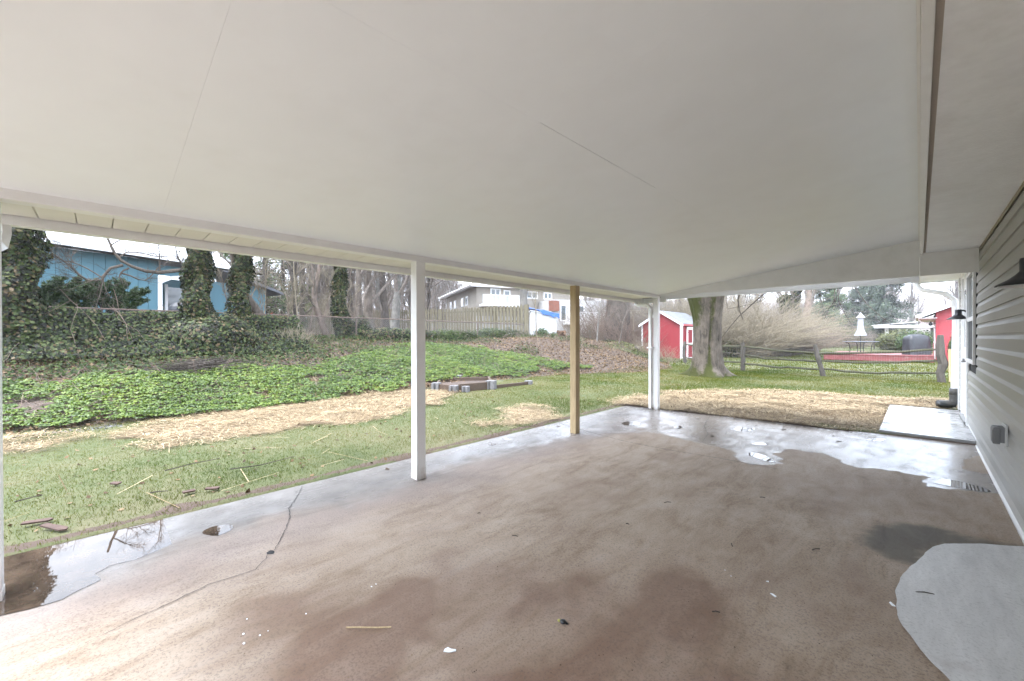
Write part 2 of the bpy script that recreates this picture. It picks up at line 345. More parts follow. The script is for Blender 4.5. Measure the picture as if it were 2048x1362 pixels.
def cloud(n, ctr, rad, g=None, shell=.5):
    g = g or rng; d = nrm(g.normal(size=(n, 3))); rr = (shell+(1-shell)*g.random(n))[:, None]; return np.array(ctr)+d*rr*np.array(rad), d
def leafobj(name, C, D, size, mt, parent=None, g=None, aspect=.75, v=None, **kw):
    g = g or rng; V, F = leaves(C, D, size, g, aspect); return link(name, npmesh(name, V, F, fatt={'v': g.random(len(C)) if v is None else v}), mt, parent, **kw)
# ------------------------------------------------------------------ terrain
def sstep(a, b, x): t = np.clip((x-a)/(b-a), 0, 1); return t*t*(3-2*t)
def vnoise(x, y, sc, seed=0):
    x = np.asarray(x, float)*sc+seed*17.3; y = np.asarray(y, float)*sc-seed*9.1; xi = np.floor(x); yi = np.floor(y); fx = x-xi; fy = y-yi; fx = fx*fx*(3-2*fx); fy = fy*fy*(3-2*fy)
    def h(a, b): q = np.sin(a*127.1+b*311.7+seed*13.7)*43758.5453; return q-np.floor(q)
    return (h(xi, yi)*(1-fx)+h(xi+1, yi)*fx)*(1-fy)+(h(xi, yi+1)*(1-fx)+h(xi+1, yi+1)*fx)*fy
def fbm(x, y, sc, seed=0, o=4): return sum(vnoise(x, y, sc*2**i, seed+i)*.5**i for i in range(o))/(2-.5**(o-1))
def slope0(Y): return .0063*np.clip(Y, -6, 8)
def footX(Y):
    return np.interp(Y, [-60, -6, 0, 5, 9, 12, 15, 18, 22, 27, 34, 60], [-10.5, -10, -9.35, -9.2, -9.35, -9.3, -7.7, -7.9, -9.9, -13.2, -18, -30])
def height(X, Y):
    X = np.asarray(X, float); Y = np.asarray(Y, float); z = slope0(Y)
    d = footX(Y)-X
    bank = 1.28*np.clip(d/5.7, 0, 1)**.95 + .12*sstep(5.7, 9, d) + .7*sstep(12, 34, d)
    z = z + bank + (fbm(X, Y, .8, 3)-.5)*.22*sstep(.2, 2, d)
    # small raised shoulder in front of the shed
    z = z + .35*np.exp(-((X+12.6)**2/4+(Y-22)**2/3))
    far = sstep(80, 300, np.hypot(X, Y)); z = z + far*(3+5*fbm(X, Y, .012, 5)) + sstep(200, 560, np.hypot(X, Y))*(10+46*fbm(X+90, Y, .006, 8))*sstep(-.2, .5, (X*.2+Y)/np.maximum(np.hypot(X, Y), 1))
    z = z + sstep(44, 75, Y)*1.2
    z = z + (fbm(X, Y, .35, 1)-.5)*.05*sstep(.3, 1.5, np.maximum(-4.3-X, Y-8.2))
    return z
def slabmask(X, Y): return (X > -4.15) & (X < 9.4) & (Y > -7.9) & (Y < 7.38+.06*(X+4.2))
ix = np.concatenate([-np.geomspace(900, 17, 46), np.arange(-16.8, 2.01, .11), np.geomspace(2.4, 900, 46)])
iy = np.concatenate([-np.geomspace(900, 9, 40), np.arange(-8.8, 28, .11), np.geomspace(28.4, 900, 52)])
GX, GY = np.meshgrid(ix, iy, indexing='ij'); GZ = height(GX, GY)
inside = slabmask(GX, GY); GZ = np.where(inside, GZ-.09, GZ+.012)
nx, ny = GX.shape; I = np.arange(nx*ny).reshape(nx, ny)
F = np.stack([I[:-1, :-1], I[1:, :-1], I[1:, 1:], I[:-1, 1:]], -1).reshape(-1, 4)
def inpoly(X, Y, poly):
    X = np.asarray(X); Y = np.asarray(Y); r = np.zeros(X.shape, bool); n = len(poly)
    for i in range(n):
        x1, y1 = poly[i][:2]; x2, y2 = poly[(i+1) % n][:2]
        c = ((y1 > Y) != (y2 > Y)) & (X < (x2-x1)*(Y-y1)/((y2-y1) if y2 != y1 else 1e-9)+x1); r ^= c
    return r
def polydist(X, Y, poly):
    """signed distance, negative inside"""
    X = np.asarray(X, float); d = np.full(X.shape, 1e9); n = len(poly)
    for i in range(n):
        x1, y1 = poly[i][:2]; x2, y2 = poly[(i+1) % n][:2]; L = (x2-x1)**2+(y2-y1)**2+1e-9
        t = np.clip(((X-x1)*(x2-x1)+(Y-y1)*(y2-y1))/L, 0, 1); d = np.minimum(d, np.hypot(X-x1-t*(x2-x1), Y-y1-t*(y2-y1)))
    return np.where(inpoly(X, Y, poly), -d, d)
def gp(pts, z=0.): return [atZ(x, y, z)[:2] for x, y in pts]
STRAWPOLY = [gp([(265, 880), (330, 850), (400, 835), (480, 818), (560, 800), (640, 790), (730, 784), (800, 785), (905, 788), (880, 808), (800, 826), (700, 843), (560, 862), (420, 876), (320, 884)]),
             gp([(-60, 880), (20, 878), (75, 882), (95, 890), (60, 903), (0, 910), (-80, 912)]),
             gp([(1245, 806), (1290, 796), (1380, 786), (1500, 784), (1620, 788), (1740, 796), (1800, 800), (1910, 805), (1925, 815), (1786, 818), (1758, 866), (1600, 850), (1450, 834), (1330, 819), (1262, 812)], .05),
             gp([(985, 850), (1030, 828), (1060, 820), (1092, 826), (1090, 842), (1040, 852)])]
STRAWP = [(p, s) for p, s in zip(STRAWPOLY, (1, .7, 1, .8))]
def strawm(X, Y):
    m = np.zeros(np.shape(X))
    for p, s in STRAWP:
        d = polydist(X, Y, p) + (fbm(X, Y, 1.6, 17)-.5)*1.0 + (fbm(X, Y, 4.2, 11)-.5)*.3; m = np.maximum(m, s*sstep(.22, -.25, d))
    return m
def bankm(X, Y): return np.maximum(sstep(52, 62, np.hypot(X, Y)), sstep(-.25, .15, footX(Y)-X+(fbm(X, Y, 1.1, 21)-.5)*1.1))
sm = strawm(GX, GY); bm = bankm(GX, GY)
dedge = np.maximum(np.maximum(-4.24-GX, GX-9.4), GY-(7.42+.06*(GX+4.2))); mud = sstep(.15, .01, np.abs(dedge)+(fbm(GX, GY, 3, 4)-.5)*.25)
ground = link('ground', npmesh('ground', np.stack([GX, GY, GZ], -1), F, smooth=True, att={'straw': sm.ravel(), 'bank': bm.ravel(), 'mud': mud.ravel()}), None, kind='structure')
m, t, b = newmat('ground_soil_and_turf'); c = coord(t, 'pos')
n1 = noise(t, c, .55, 6, .6); n2 = noise(t, c, 9, 6, .7); n3 = noise(t, c, 60, 3, .7)
f = math_(t, 'ADD', math_(t, 'MULTIPLY', n1, .6), math_(t, 'MULTIPLY', n2, .4))
turf = ramp(t, f, [(.32, (.035, .047, .013)), (.46, (.06, .07, .021)), (.56, (.10, .093, .043)), (.7, (.145, .115, .07))])
turf = mixc(t, math_(t, 'MULTIPLY', n3, .45), turf, (.045, .06, .012))
soil = ramp(t, n2, [(.3, (.03, .02, .014)), (.7, (.10, .07, .052))])
straw = ramp(t, n2, [(.3, (.13, .088, .055)), (.65, (.26, .19, .125))])
cc = mixc(t, attr(t, 'bank'), turf, soil); cc = mixc(t, attr(t, 'straw'), cc, straw)
mud_ = ramp(t, math_(t, 'ADD', attr(t, 'mud'), math_(t, 'SUBTRACT', n2, .5)), [(.45, 0.), (.6, 1.)]); cc = mixc(t, mud_, cc, (.07, .045, .032))
t.links.new(cc, b.inputs['Base Color']); b.inputs['Roughness'].default_value = .9; bump(t, b, n3, .7, .02); ground.data.materials.append(m)

# grass blades: thousands of single blades, one mass
def grass(n, xr, yr, hgt, wd, seed, keep=None):
    g = np.random.default_rng(seed); x = g.uniform(*xr, n); y = g.uniform(*yr, n)
    ok = ~slabmask(x, y) & (footX(y)-x+(vnoise(x, y, 1.5, 9)-.5) < .2)
    ok &= ~((x > -.6) & (y > 7.6) & (y < 10.85)); ok &= ~((x > .5) & (y < 11.3)); ok &= ~((x < -4.0) & (x > -4.5) & (g.random(n) < .55) & (y < 8))
    s = strawm(x, y); ok &= g.random(n) > s*.93; ok &= ~((s > .1) & (g.random(n) < .5))
    ok &= g.random(n) < .35+.9*fbm(x, y, .9, 31)
    d = np.hypot(x, y); ok &= g.random(n) < np.clip((9/np.maximum(d, 1))**1.1, .05, 1)
    x = x[ok]; y = y[ok]; n = len(x); z = height(x, y)+.008
    d = d[ok]; sc = np.clip(d/7, 1, 3.2)
    lush = fbm(x, y, .8, 44); edge = np.exp(-np.abs(x+4.5)/.5)
    h = hgt*g.uniform(.5, 1.3, n)*(.6+.8*lush+.5*edge)*sc**.35; ww = wd*sc*g.uniform(.7, 1.3, n); a = g.uniform(0, 2*np.pi, n); L = g.uniform(.1, 1.1, n)*h
    dx, dy = np.cos(a), np.sin(a); a2 = g.uniform(0, 2*np.pi, n)
    V = np.stack([np.stack([x-dx*ww, y-dy*ww, z], 1), np.stack([x+dx*ww, y+dy*ww, z], 1), np.stack([x+np.cos(a2)*L, y+np.sin(a2)*L, z+h], 1)], 1)
    v = np.clip(g.random(n)*.5+1.25*(.56-lush)-.3*edge+.30, 0, 1)
    return V.reshape(-1, 3), np.arange(3*n).reshape(n, 3), v
V, F_, v = grass(1100000, (-10.2, 1.2), (-6, 19.5), .022, .0022, 1)
link('lawn_grass', npmesh('lawn_grass', V, F_, fatt={'v': v}), BLADE, kind='stuff', label='patchy green and tan grass of the back lawn')
V, F_, v = grass(420000, (-16, 8), (19.5, 60), .035, .006, 2)
link('neighbour_lawn_grass', npmesh('neighbour_lawn_grass', V, F_, fatt={'v': v}), BLADE, kind='stuff', label='yellow green grass beyond the split rail fence')
# straw mulch
def strawobj(name, polys, n, label, seed, size=.11):
    g = np.random.default_rng(seed); Vs = []; xs = []; ys = []
    for p in polys:
        p = np.array(p); x0, y0 = p.min(0)-.5; x1, y1 = p.max(0)+.5; A = (x1-x0)*(y1-y0); k = int(n*A/sum((np.ptp(np.array(q)[:, 0])+1)*(np.ptp(np.array(q)[:, 1])+1) for q in polys))
        x = g.uniform(x0, x1, k); y = g.uniform(y0, y1, k); d = polydist(x, y, p)+(fbm(x, y, 1.6, 17)-.5)*1.0; ok = (g.random(k) < sstep(.38, -.15, d)) & (g.random(k) < .45+.9*fbm(x, y, 2.2, 77)) & ~slabmask(x-.0, y+.08)
        ok &= ~((x > -.42) & (y < 10.82)); xs.append(x[ok]); ys.append(y[ok])
    x = np.concatenate(xs); y = np.concatenate(ys); n = len(x); a = g.normal(0, .8, n)+vnoise(x, y, .7, 5)*3; L = size*g.uniform(.3, 1.2, n); dst = np.hypot(x, y); ww = .0018*np.clip(dst/5, 1, 2.0)*g.uniform(.7, 1.4, n)
    z = height(x, y)+.014+np.abs(g.normal(size=n))*.018+.05*vnoise(x, y, 2.3, 6)**2; tl = g.normal(0, .12, n)*L
    d = np.stack([np.cos(a)*L/2, np.sin(a)*L/2, tl/2], 1); q = np.stack([-np.sin(a)*ww, np.cos(a)*ww, np.zeros(n)], 1); C = np.stack([x, y, z+np.abs(tl)/2], 1)
    V = np.stack([C-d-q, C+d-q, C+d+q, C-d+q], 1); return link(name, npmesh(name, V, np.arange(4*n).reshape(n, 4), fatt={'v': g.random(n)}), STRAW, kind='stuff', label=label)
strawobj('straw_mulch', [STRAWPOLY[0]], 95000, 'loose straw spread over the bare lawn strip below the green bank', 3)
strawobj('straw_mulch', [STRAWPOLY[2]], 130000, 'straw spread over bare soil beyond the far edge of the patio', 4)
strawobj('straw_mulch', [STRAWPOLY[1]], 9000, 'small straw patch on the lawn at the white corner post', 5)
strawobj('straw_mulch', [STRAWPOLY[3]], 9000, 'straw clump on the grass beside the wooden post', 6)
g = np.random.default_rng(12); n = 200; x = g.uniform(-9, -4.3, n); y = g.uniform(-3, 14, n); C = np.stack([x, y, height(x, y)+.03], 1)
a = g.uniform(0, 6.28, n); L = g.uniform(.05, .32, n); d = np.stack([np.cos(a)*L, np.sin(a)*L, g.normal(0, .01, n)], 1); q = np.stack([-np.sin(a)*.003, np.cos(a)*.003, 0*a], 1)
link('stray_straw', npmesh('stray_straw', np.stack([C-d-q, C+d-q, C+d+q, C-d+q], 1), np.arange(4*n).reshape(n, 4), fatt={'v': g.random(n)}), STRAW, kind='stuff', label='single straw stalks strewn over the lawn')
n = 1300; x = g.uniform(-9.4, -4.25, n); y = g.uniform(-3, 16, n); C = np.stack([x, y, height(x, y)+.025], 1)
leafobj('fallen_lawn_leaves', C, g.normal(size=(n, 3))*.35+np.array([0, 0, 1]), .045, LITTER, kind='stuff', label='brown dead leaves lying scattered on the lawn')
# ------------------------------------------------------------------ patio slab
SX0, SX1 = -4.225, .60
sxs = np.arange(SX0, SX1+.001, .03); sys_ = np.arange(-7.5, 7.9, .03)
SXg, SYg = np.meshgrid(sxs, sys_, indexing='ij')
endY = 7.38+.09*(SXg+4.2)*1.0
ex = (vnoise(SYg*0+1, SYg, 1.3, 2)-.5)*.05+(vnoise(SYg*0, SYg, 9, 3)-.5)*.02
SXw = np.where(SXg < SX0+.01, SXg+ex, SXg); SYw = np.minimum(SYg, endY); SZw = slope0(SYw)+.004
DAMP = gp([(-80, 1262), (60, 1218), (205, 1165), (342, 1093), (441, 1062), (560, 1040), (640, 1015), (760, 985), (900, 950), (960, 925), (1020, 905), (1100, 893), (1185, 880), (1235, 872), (1275, 864), (1310, 868), (1360, 880), (1440, 900), (1480, 918), (1500, 930), (1560, 937), (1582, 925), (1565, 912), (1600, 905), (1650, 910), (1700, 932), (1780, 943), (1850, 955), (1846, 965), (1862, 976), (1940, 985), (2000, 992), (2030, 996), (1990, 860), (1925, 800), (1240, 790), (800, 880), (400, 960), (-100, 1080)], .02)
DRYI = gp([(1928, 925), (1945, 914), (1975, 914), (1998, 940), (1965, 948), (1935, 942)], .03)
BLOT = gp([(1717, 1078), (1750, 1060), (1800, 1052), (1870, 1064), (1950, 1086), (2060, 1104), (2060, 1112), (1890, 1102), (1850, 1112), (1838, 1132), (1812, 1136), (1780, 1122), (1730, 1100)])
nz = (fbm(SXw, SYw, 2.0, 50)-.5)*.34+(fbm(SXw*.5, SYw, 9, 51, 5)-.5)*.14
dd = polydist(SXw, SYw, DAMP)
wide = sstep(-3.3, -1.6, SXw)  # crisp edge at the right, soft at the left
wet = np.where(dd+nz*1.1 < 0, 1., 0)*wide + sstep(.28, -.30, dd+nz*1.6)*(1-wide)
wet = np.where(polydist(SXw, SYw, DRYI)+nz*.4 < 0, .1, wet)*(.86+.14*sstep(-.9, .1, SXw))
blot = sstep(.05, -.07, polydist(SXw, SYw, BLOT)+nz*.35+(fbm(SXw, SYw, 22, 5)-.5)*.10)
def blobs(L): 
    a = np.zeros(SXw.shape)
    for x, y, r, s in L: px, py = atZ(x, y)[:2]; a += s*np.exp(-((SXw-px)**2+(SYw-py)**2)/r**2)
    return a
stain = blobs([(1010, 1172, .22, .9), (930, 1200, .30, .8), (860, 1240, .30, .8), (770, 1290, .3, .8), (1000, 1290, .35, .55), (1180, 1160, .2, .7), (1340, 1205, .2, .7), (1385, 1185, .16, .8), (1130, 1062, .12, .5), (1230, 1330, .3, .5), (880, 1355, .3, .7), (690, 1355, .25, .6), (880, 1080, .25, .3), (700, 1090, .3, .25), (1290, 1250, .2, .4), (1100, 985, .4, .2), (1500, 1160, .3, .2), (1660, 1230, .25, .35), (1380, 1010, .25, .3), (580, 1110, .2, .4), (1700, 1000, .5, .25), (1750, 1190, .2, .3), (1060, 1230, .4, .45), (900, 1290, .5, .4), (1280, 1290, .4, .4), (1150, 1330, .35, .5), (660, 1250, .35, .35), (1250, 1110, .35, .3), (600, 1180, .3, .3), (1420, 1280, .3, .3)])
wx = SXw+(fbm(SXw, SYw, 2.1, 61)-.5)*.5; wy = SYw+(fbm(SXw, SYw, 2.1, 65)-.5)*.5; tex = fbm(wx*1.6, wy*.8, 2.4, 60, 6)
stain = np.clip(np.clip(stain, 0, 1.0)*(.35+1.0*sstep(.25, .8, tex)*(.55+.9*fbm(wx*2.2, wy, 4.5, 71, 5)))+sstep(.52, .8, tex)*.35*sstep(-3.6, -2.6, SXw)+(fbm(wx, wy, 5, 63)-.5)*.2, 0, 1)
I = np.arange(SXw.size).reshape(SXw.shape); F_ = np.stack([I[:-1, :-1], I[1:, :-1], I[1:, 1:], I[:-1, 1:]], -1).reshape(-1, 4)
strip = sstep(-3.2, -3.75, SXw+nz)
pink_dim = sstep(-2.6, -3.3, SXw+nz*1.5)*(1-strip)  # pinkish zone, darkened in colour to offset strong light from the open side
slab = link('patio_slab', npmesh('patio_slab', np.stack([SXw, SYw, SZw], -1), F_, smooth=True, att={'wet': wet.ravel(), 'blot': blot.ravel(), 'stain': stain.ravel(), 'strip': strip.ravel(), 'pink_dim': pink_dim.ravel()}), None, kind='structure')
m, t, b = newmat('stained_wet_concrete'); c = coord(t, 'pos'); ca = coord(t, 'pos', (1, .28, 1), (0, 0, .35))
n1 = noise(t, c, 1.1, 6, .65); n2 = noise(t, ca, 7, 8, .7, .6); n3 = noise(t, c, 90, 4, .75); n4 = noise(t, c, 4, 5, .6)
f = math_(t, 'ADD', math_(t, 'MULTIPLY', n1, .4), math_(t, 'MULTIPLY', n2, .6))
cc = ramp(t, f, [(.30, (.17, .115, .075)), (.44, (.30, .23, .17)), (.56, (.41, .335, .265)), (.70, (.50, .44, .37))])
cc = mixc(t, math_(t, 'MULTIPLY', attr(t, 'pink_dim'), .6), cc, (.19, .16, .155))
st = ramp(t, math_(t, 'ADD', attr(t, 'stain'), math_(t, 'ADD', math_(t, 'MULTIPLY', math_(t, 'SUBTRACT', n2, .5), 1.3), math_(t, 'MULTIPLY', math_(t, 'SUBTRACT', n3, .5), .9))), [(.0, 0.), (1.0, 1.)])
cc = mixc(t, math_(t, 'MULTIPLY', st, .62), cc, (.13, .062, .038))
v = N(t, 'ShaderNodeTexVoronoi'); v.inputs['Scale'].default_value = 55; t.links.new(c, v.inputs['Vector'])
cc = mixc(t, math_(t, 'MULTIPLY', ramp(t, v.outputs['Distance'], [(.06, 1.), (.26, 0.)]), math_(t, 'MULTIPLY', ramp(t, n4, [(.46, 0.), (.68, 1.)]), .65)), cc, (.09, .062, .048))
cc = mixc(t, math_(t, 'MULTIPLY', ramp(t, n3, [(.38, 1.), (.52, 0.)]), .45), cc, (.08, .06, .05))
cc = mixc(t, math_(t, 'MULTIPLY', attr(t, 'strip'), .8), cc, ramp(t, n2, [(.3, (.035, .035, .037)), (.7, (.08, .079, .082))]))  # grey damp strip, its colour also lowered against the strong sky light
wt = attr(t, 'wet'); cc = mixc(t, math_(t, 'MULTIPLY', wt, .55), cc, ramp(t, n4, [(.3, (.12, .118, .115)), (.7, (.24, .235, .23))]))
cc = mixc(t, math_(t, 'MULTIPLY', attr(t, 'blot'), .85), cc, ramp(t, n2, [(.3, (.06, .055, .045)), (.7, (.12, .11, .09))]))
t.links.new(cc, b.inputs['Base Color'])
film = math_(t, 'ADD', wt, math_(t, 'ADD', math_(t, 'MULTIPLY', math_(t, 'SUBTRACT', n2, .55), 1.2), math_(t, 'MULTIPLY', math_(t, 'SUBTRACT', n4, .55), 1.0)))
rg = ramp(t, film, [(.25, .66), (.6, .32), (.85, .2), (1., .10)]); t.links.new(rg, b.inputs['Roughness'])
b.inputs['IOR'].default_value = 1.45; t.links.new(ramp(t, wt, [(.3, .15), (.9, .13)]), b.inputs['Specular IOR Level'])
hb = math_(t, 'ADD', math_(t, 'MULTIPLY', n3, .35), math_(t, 'MULTIPLY', n2, .6)); bn = N(t, 'ShaderNodeBump'); bn.inputs['Distance'].default_value = .004
t.links.new(hb, bn.inputs['Height']); t.links.new(ramp(t, wt, [(.3, .55), (.9, .36)]), bn.inputs['Strength']); t.links.new(bn.outputs[0], b.inputs['Normal']); slab.data.materials.append(m)
sk = MB(); sk.quad((SX0, -7.5, -.2), (SX0, 7.38, -.2), (SX0, 7.38, .045), (SX0, -7.5, -.045)); sk.quad((SX0, 7.38, -.2), (SX1, 7.81, -.2), (SX1, 7.81, .05), (SX0, 7.38, .045)); sk.build('slab_edge', BLOCK, slab)
# water
WATER, t, b = newmat('standing_water'); b.inputs['Base Color'].default_value = (.045, .035, .026, 1); b.inputs['Roughness'].default_value = .015; b.inputs['IOR'].default_value = 1.33; b.inputs['Specular IOR Level'].default_value = .5
cwp = coord(t, 'pos'); t.links.new(ramp(t, noise(t, cwp, 5, 6, .7), [(.3, (.022, .016, .012)), (.7, (.085, .06, .043))]), b.inputs['Base Color']); bump(t, b, noise(t, cwp, 2.2, 2), .06, .01)
def puddle(poly, z, name='puddle', n=None, jag=.02, mt=None, smooth=0):
    P = [np.array(p[:2]) for p in poly]; Q = []
    for _ in range(smooth): P = [q for i in range(len(P)) for q in (P[i]*.75+P[(i+1) % len(P)]*.25, P[i]*.25+P[(i+1) % len(P)]*.75)]
    for i in range(len(P)):
        a_, b_ = P[i], P[(i+1) % len(P)]; k = max(1, int(np.linalg.norm(b_-a_)/.03))
        for j in range(k):
            q = a_+(b_-a_)*j/k; nn = np.array([-(b_-a_)[1], (b_-a_)[0]])/max(1e-6, np.linalg.norm(b_-a_)); Q.append(q+nn*(fbm(q[0], q[1], 9, 5)-.5)*jag*2)
    me = bpy.data.meshes.new(name); me.from_pydata([(q[0], q[1], z(q[1]) if callable(z) else z) for q in Q], [], [tuple(range(len(Q)))]); me.update()
    return link(name, me, mt or WATER, kind='structure')
PUD = gp([(-60, 1255), (0, 1233), (75, 1216), (126, 1201), (160, 1183), (205, 1160), (190, 1150), (222, 1132), (273, 1122), (342, 1091), (410, 1078), (441, 1066), (455, 1040), (500, 1010), (480, 995), (440, 1002), (400, 1012), (310, 1030), (230, 1046), (130, 1072), (60, 1098), (0, 1116), (-80, 1150)])
puddle(PUD, .0062)
SM = [[(400, 1058), (420, 1046), (455, 1040), (470, 1046), (455, 1058), (425, 1066)], [(1238, 847), (1258, 843), (1285, 846), (1276, 852), (1252, 852)], [(1345, 855), (1358, 852), (1368, 856), (1356, 860)], [(1455, 859), (1475, 855), (1512, 858), (1506, 864), (1480, 864)], [(1498, 889), (1515, 885), (1540, 888), (1530, 893)], [(1488, 908), (1510, 904), (1545, 918), (1550, 926), (1520, 920)],
      [(1725, 881), (1750, 878), (1778, 881), (1755, 886)], [(1858, 965), (1885, 958), (1935, 966), (1990, 985), (1955, 984), (1900, 974)], [(972, 888), (985, 884), (996, 887), (984, 891)], [(1000, 876), (1010, 875), (1020, 879), (1008, 880)]]
for p in SM: puddle(gp(p, .035), lambda y: slope0(y)+.0058, jag=.02, smooth=2)
# smooth new concrete patch
NEWC, t, b = newmat('smooth_new_concrete'); c = coord(t, 'pos', (1, .5, 1), (0, 0, .6)); n1 = noise(t, c, 2.2, 6, .65); n2 = noise(t, c, 12, 6, .7)
cc = mixc(t, .45, ramp(t, n1, [(.3, (.46, .455, .44)), (.7, (.68, .67, .65))]), ramp(t, noise(t, coord(t, 'pos', (3, .5, 1), (0, 0, .7)), 5, 7, .7), [(.3, (.28, .275, .265)), (.7, (.60, .59, .57))])); cc = mixc(t, math_(t, 'MULTIPLY', ramp(t, noise(t, coord(t, 'pos'), 70, 3, .7), [(.36, 1.), (.48, 0.)]), .3), cc, (.2, .19, .17)); cc = mixc(t, ramp(t, noise(t, coord(t, 'pos'), 3.1, 5), [(.62, 0.), (.8, .6)]), cc, (.24, .16, .12)); t.links.new(cc, b.inputs['Base Color'])
t.links.new(ramp(t, n1, [(.3, .42), (.7, .55)]), b.inputs['Roughness']); bump(t, b, n2, .15, .003)
NP = gp([(1790, 1192), (1800, 1166), (1828, 1138), (1852, 1116), (1865, 1104), (1890, 1098), (1960, 1098), (2048, 1104), (2120, 1112), (2400, 1500), (2100, 1600), (1960, 1460), (1895, 1370), (1855, 1330), (1818, 1280), (1797, 1240)])
NP = [(min(p[0], .515), p[1]) for p in NP]
pt = puddle(NP, lambda y: slope0(y)+.010, 'concrete_patch', jag=.012, mt=NEWC)
# cracks and joints
CRK = MB()
def crack(pts, w, z=.0085, jit=.5):
    P = []
    for i in range(len(pts)-1):
        a_, b_ = atZ(*pts[i], .0), atZ(*pts[i+1], .0); k = max(2, int(np.linalg.norm(b_-a_)/.025))
        for j in range(k): P.append((a_+(b_-a_)*j/k)[:2]+rng.normal(size=2)*.006*jit)
    P.append(atZ(*pts[-1], 0)[:2]); P = np.array(P); T = nrm(np.gradient(P, axis=0)); nn = np.stack([-T[:, 1], T[:, 0]], 1)
    ww = w*(.4+1.1*rng.random(len(P)))[:, None]*np.sin(np.linspace(.15, 2.99, len(P)))[:, None]**.3
    L = P+nn*ww/2; R2 = P-nn*ww/2
    for i in range(len(P)-1):
        q = [L[i], R2[i], R2[i+1], L[i+1]]; CRK.quad(*[(p[0], p[1], slope0(p[1])+z) for p in q])
crack([(605, 975), (598, 990), (588, 1005), (578, 1020), (580, 1040), (570, 1065), (560, 1085), (548, 1105)], .005)
crack([(535, 1112), (528, 1125), (510, 1143), (480, 1153), (430, 1168), (390, 1185), (330, 1215), (270, 1240), (200, 1275), (170, 1290)], .0035)
CRJ = CRK.build('slab_crack', DARK, slab); CRK = MB()
crack([(1100, 843), (1125, 853), (1150, 861), (1200, 875), (1240, 886), (1300, 899), (1360, 910), (1420, 920), (1480, 931), (1560, 946)], .008, jit=.3)
crack([(1215, 836), (1260, 834), (1310, 826)], .01, jit=.3); crack([(1420, 838), (1408, 858), (1416, 875), (1405, 890)], .006)
CRK.build('slab_joint', DARK, slab)
hx, hy, _z = atZ(541, 1108); hm = MB(); k = 14
hm.add([(hx+.03*math.cos(a)*(1+.2*math.sin(3*a)), hy+.022*math.sin(a), .0105) for a in np.arange(k)*2*math.pi/k], [tuple(range(k))]); hm.build('slab_hole', DARK, slab)
# pad by the door, three poured sections
PADM, t, b = newmat('wet_pale_concrete'); c = coord(t, 'pos', (.4, 1, 1)); n1 = noise(t, c, 3, 7, .65); cc = ramp(t, n1, [(.3, (.24, .24, .235)), (.7, (.36, .355, .35))]); t.links.new(cc, b.inputs['Base Color']); t.links.new(ramp(t, n1, [(.4, .12), (.6, .4)]), b.inputs['Roughness']); bump(t, b, noise(t, c, 40, 4), .15, .003)
pad = empty('door_pad', 'wet pale concrete pad below the downspout and white door', 'concrete pad', (0, 9.3, 0))
for y0, y1 in ((7.78, 8.83), (8.842, 9.83), (9.842, 10.86)):
    MB().prism([(-.40, y0), (.515, y0-.03), (.515, y1-.03), (-.40, y1)], 'z', -.1, .095).build('pad_section', PADM, pad, bevel=.006).location = (0, -9.3, 0)

# ------------------------------------------------------------------ our house
SIDX = .526
house = empty('house', 'long single storey house clad in grey lap siding along the patio', 'house', (SIDX, 2, 0))
def hl(o): o.location = (-SIDX, -2, 0); return o
CW = .1285; Z0 = .150; NC = 9   # nine double courses
def panelmesh(name, L, end=0.):
    pr = []
    for k in range(2):
        z = k*CW; pr += [(-.016, z), (-.0155, z+.078), (-.004, z+.108), (-.002, z+CW)]
    m_ = MB(); v = []; 
    for y in (0, L): v += [(p[0], y, p[1]) for p in pr]
    n = len(pr); f = [(i, i+1, i+1+n, i+n) for i in range(n-1)]; v += [(0, 0, 0), (0, L, 0)]; f += [(0, n, 2*n+1, 2*n)]
    m_.add(v, f); return m_.mesh(name)
ends = [(-5.0, -1.3, 2.35, 6.02, 8.98), (-5.0, .6, 4.25, 7.9, 8.98), (-5.0, -3.1, .5, 4.9, 8.98), (-5.0, -2.2, 1.7, 5.55, 8.98), (-5.0, 0., 3.4, 7.1, 8.98)]
pm_cache = {}
def siding(y0, y1, z, nudge=0.):
    L = round(y1-y0, 3)
    if L not in pm_cache: pm_cache[L] = panelmesh('siding_panel', L); pm_cache[L].materials.append(VINYL)
    ob = bpy.data.objects.new('siding_panel', pm_cache[L]); COL.objects.link(ob); ob.parent = house; ob.location = (-nudge, y0-2, z)
WY0, WY1, WZ0, WZ1 = 7.80, 8.87, 1.05, 2.30
cuts = [(4, 6.02), (1, 6.02)]
for c_ in range(NC):
    z = Z0+c_*2*CW; e = ends[(c_*2) % 5]
    for k in range(len(e)-1):
        a_, b_ = e[k], e[k+1]; lap = .03 if k < len(e)-2 else 0
        zt = z+2*CW
        segs = [(a_, b_+lap)]
        if zt > WZ0+.01 and z < WZ1-.05:
            segs = []
            if a_ < WY0: segs.append((a_, min(b_+lap, WY0)))
            if b_ > WY1: segs.append((max(a_, WY1), b_))
        for (q0, q1) in segs:
            if q1-q0 > .02: siding(q0, q1, z, .0018*(k % 2))
hl(box('wall_sheathing', DARK, house, SIDX+.001, SIDX+.10, -5, 8.98, .13, 2.47))
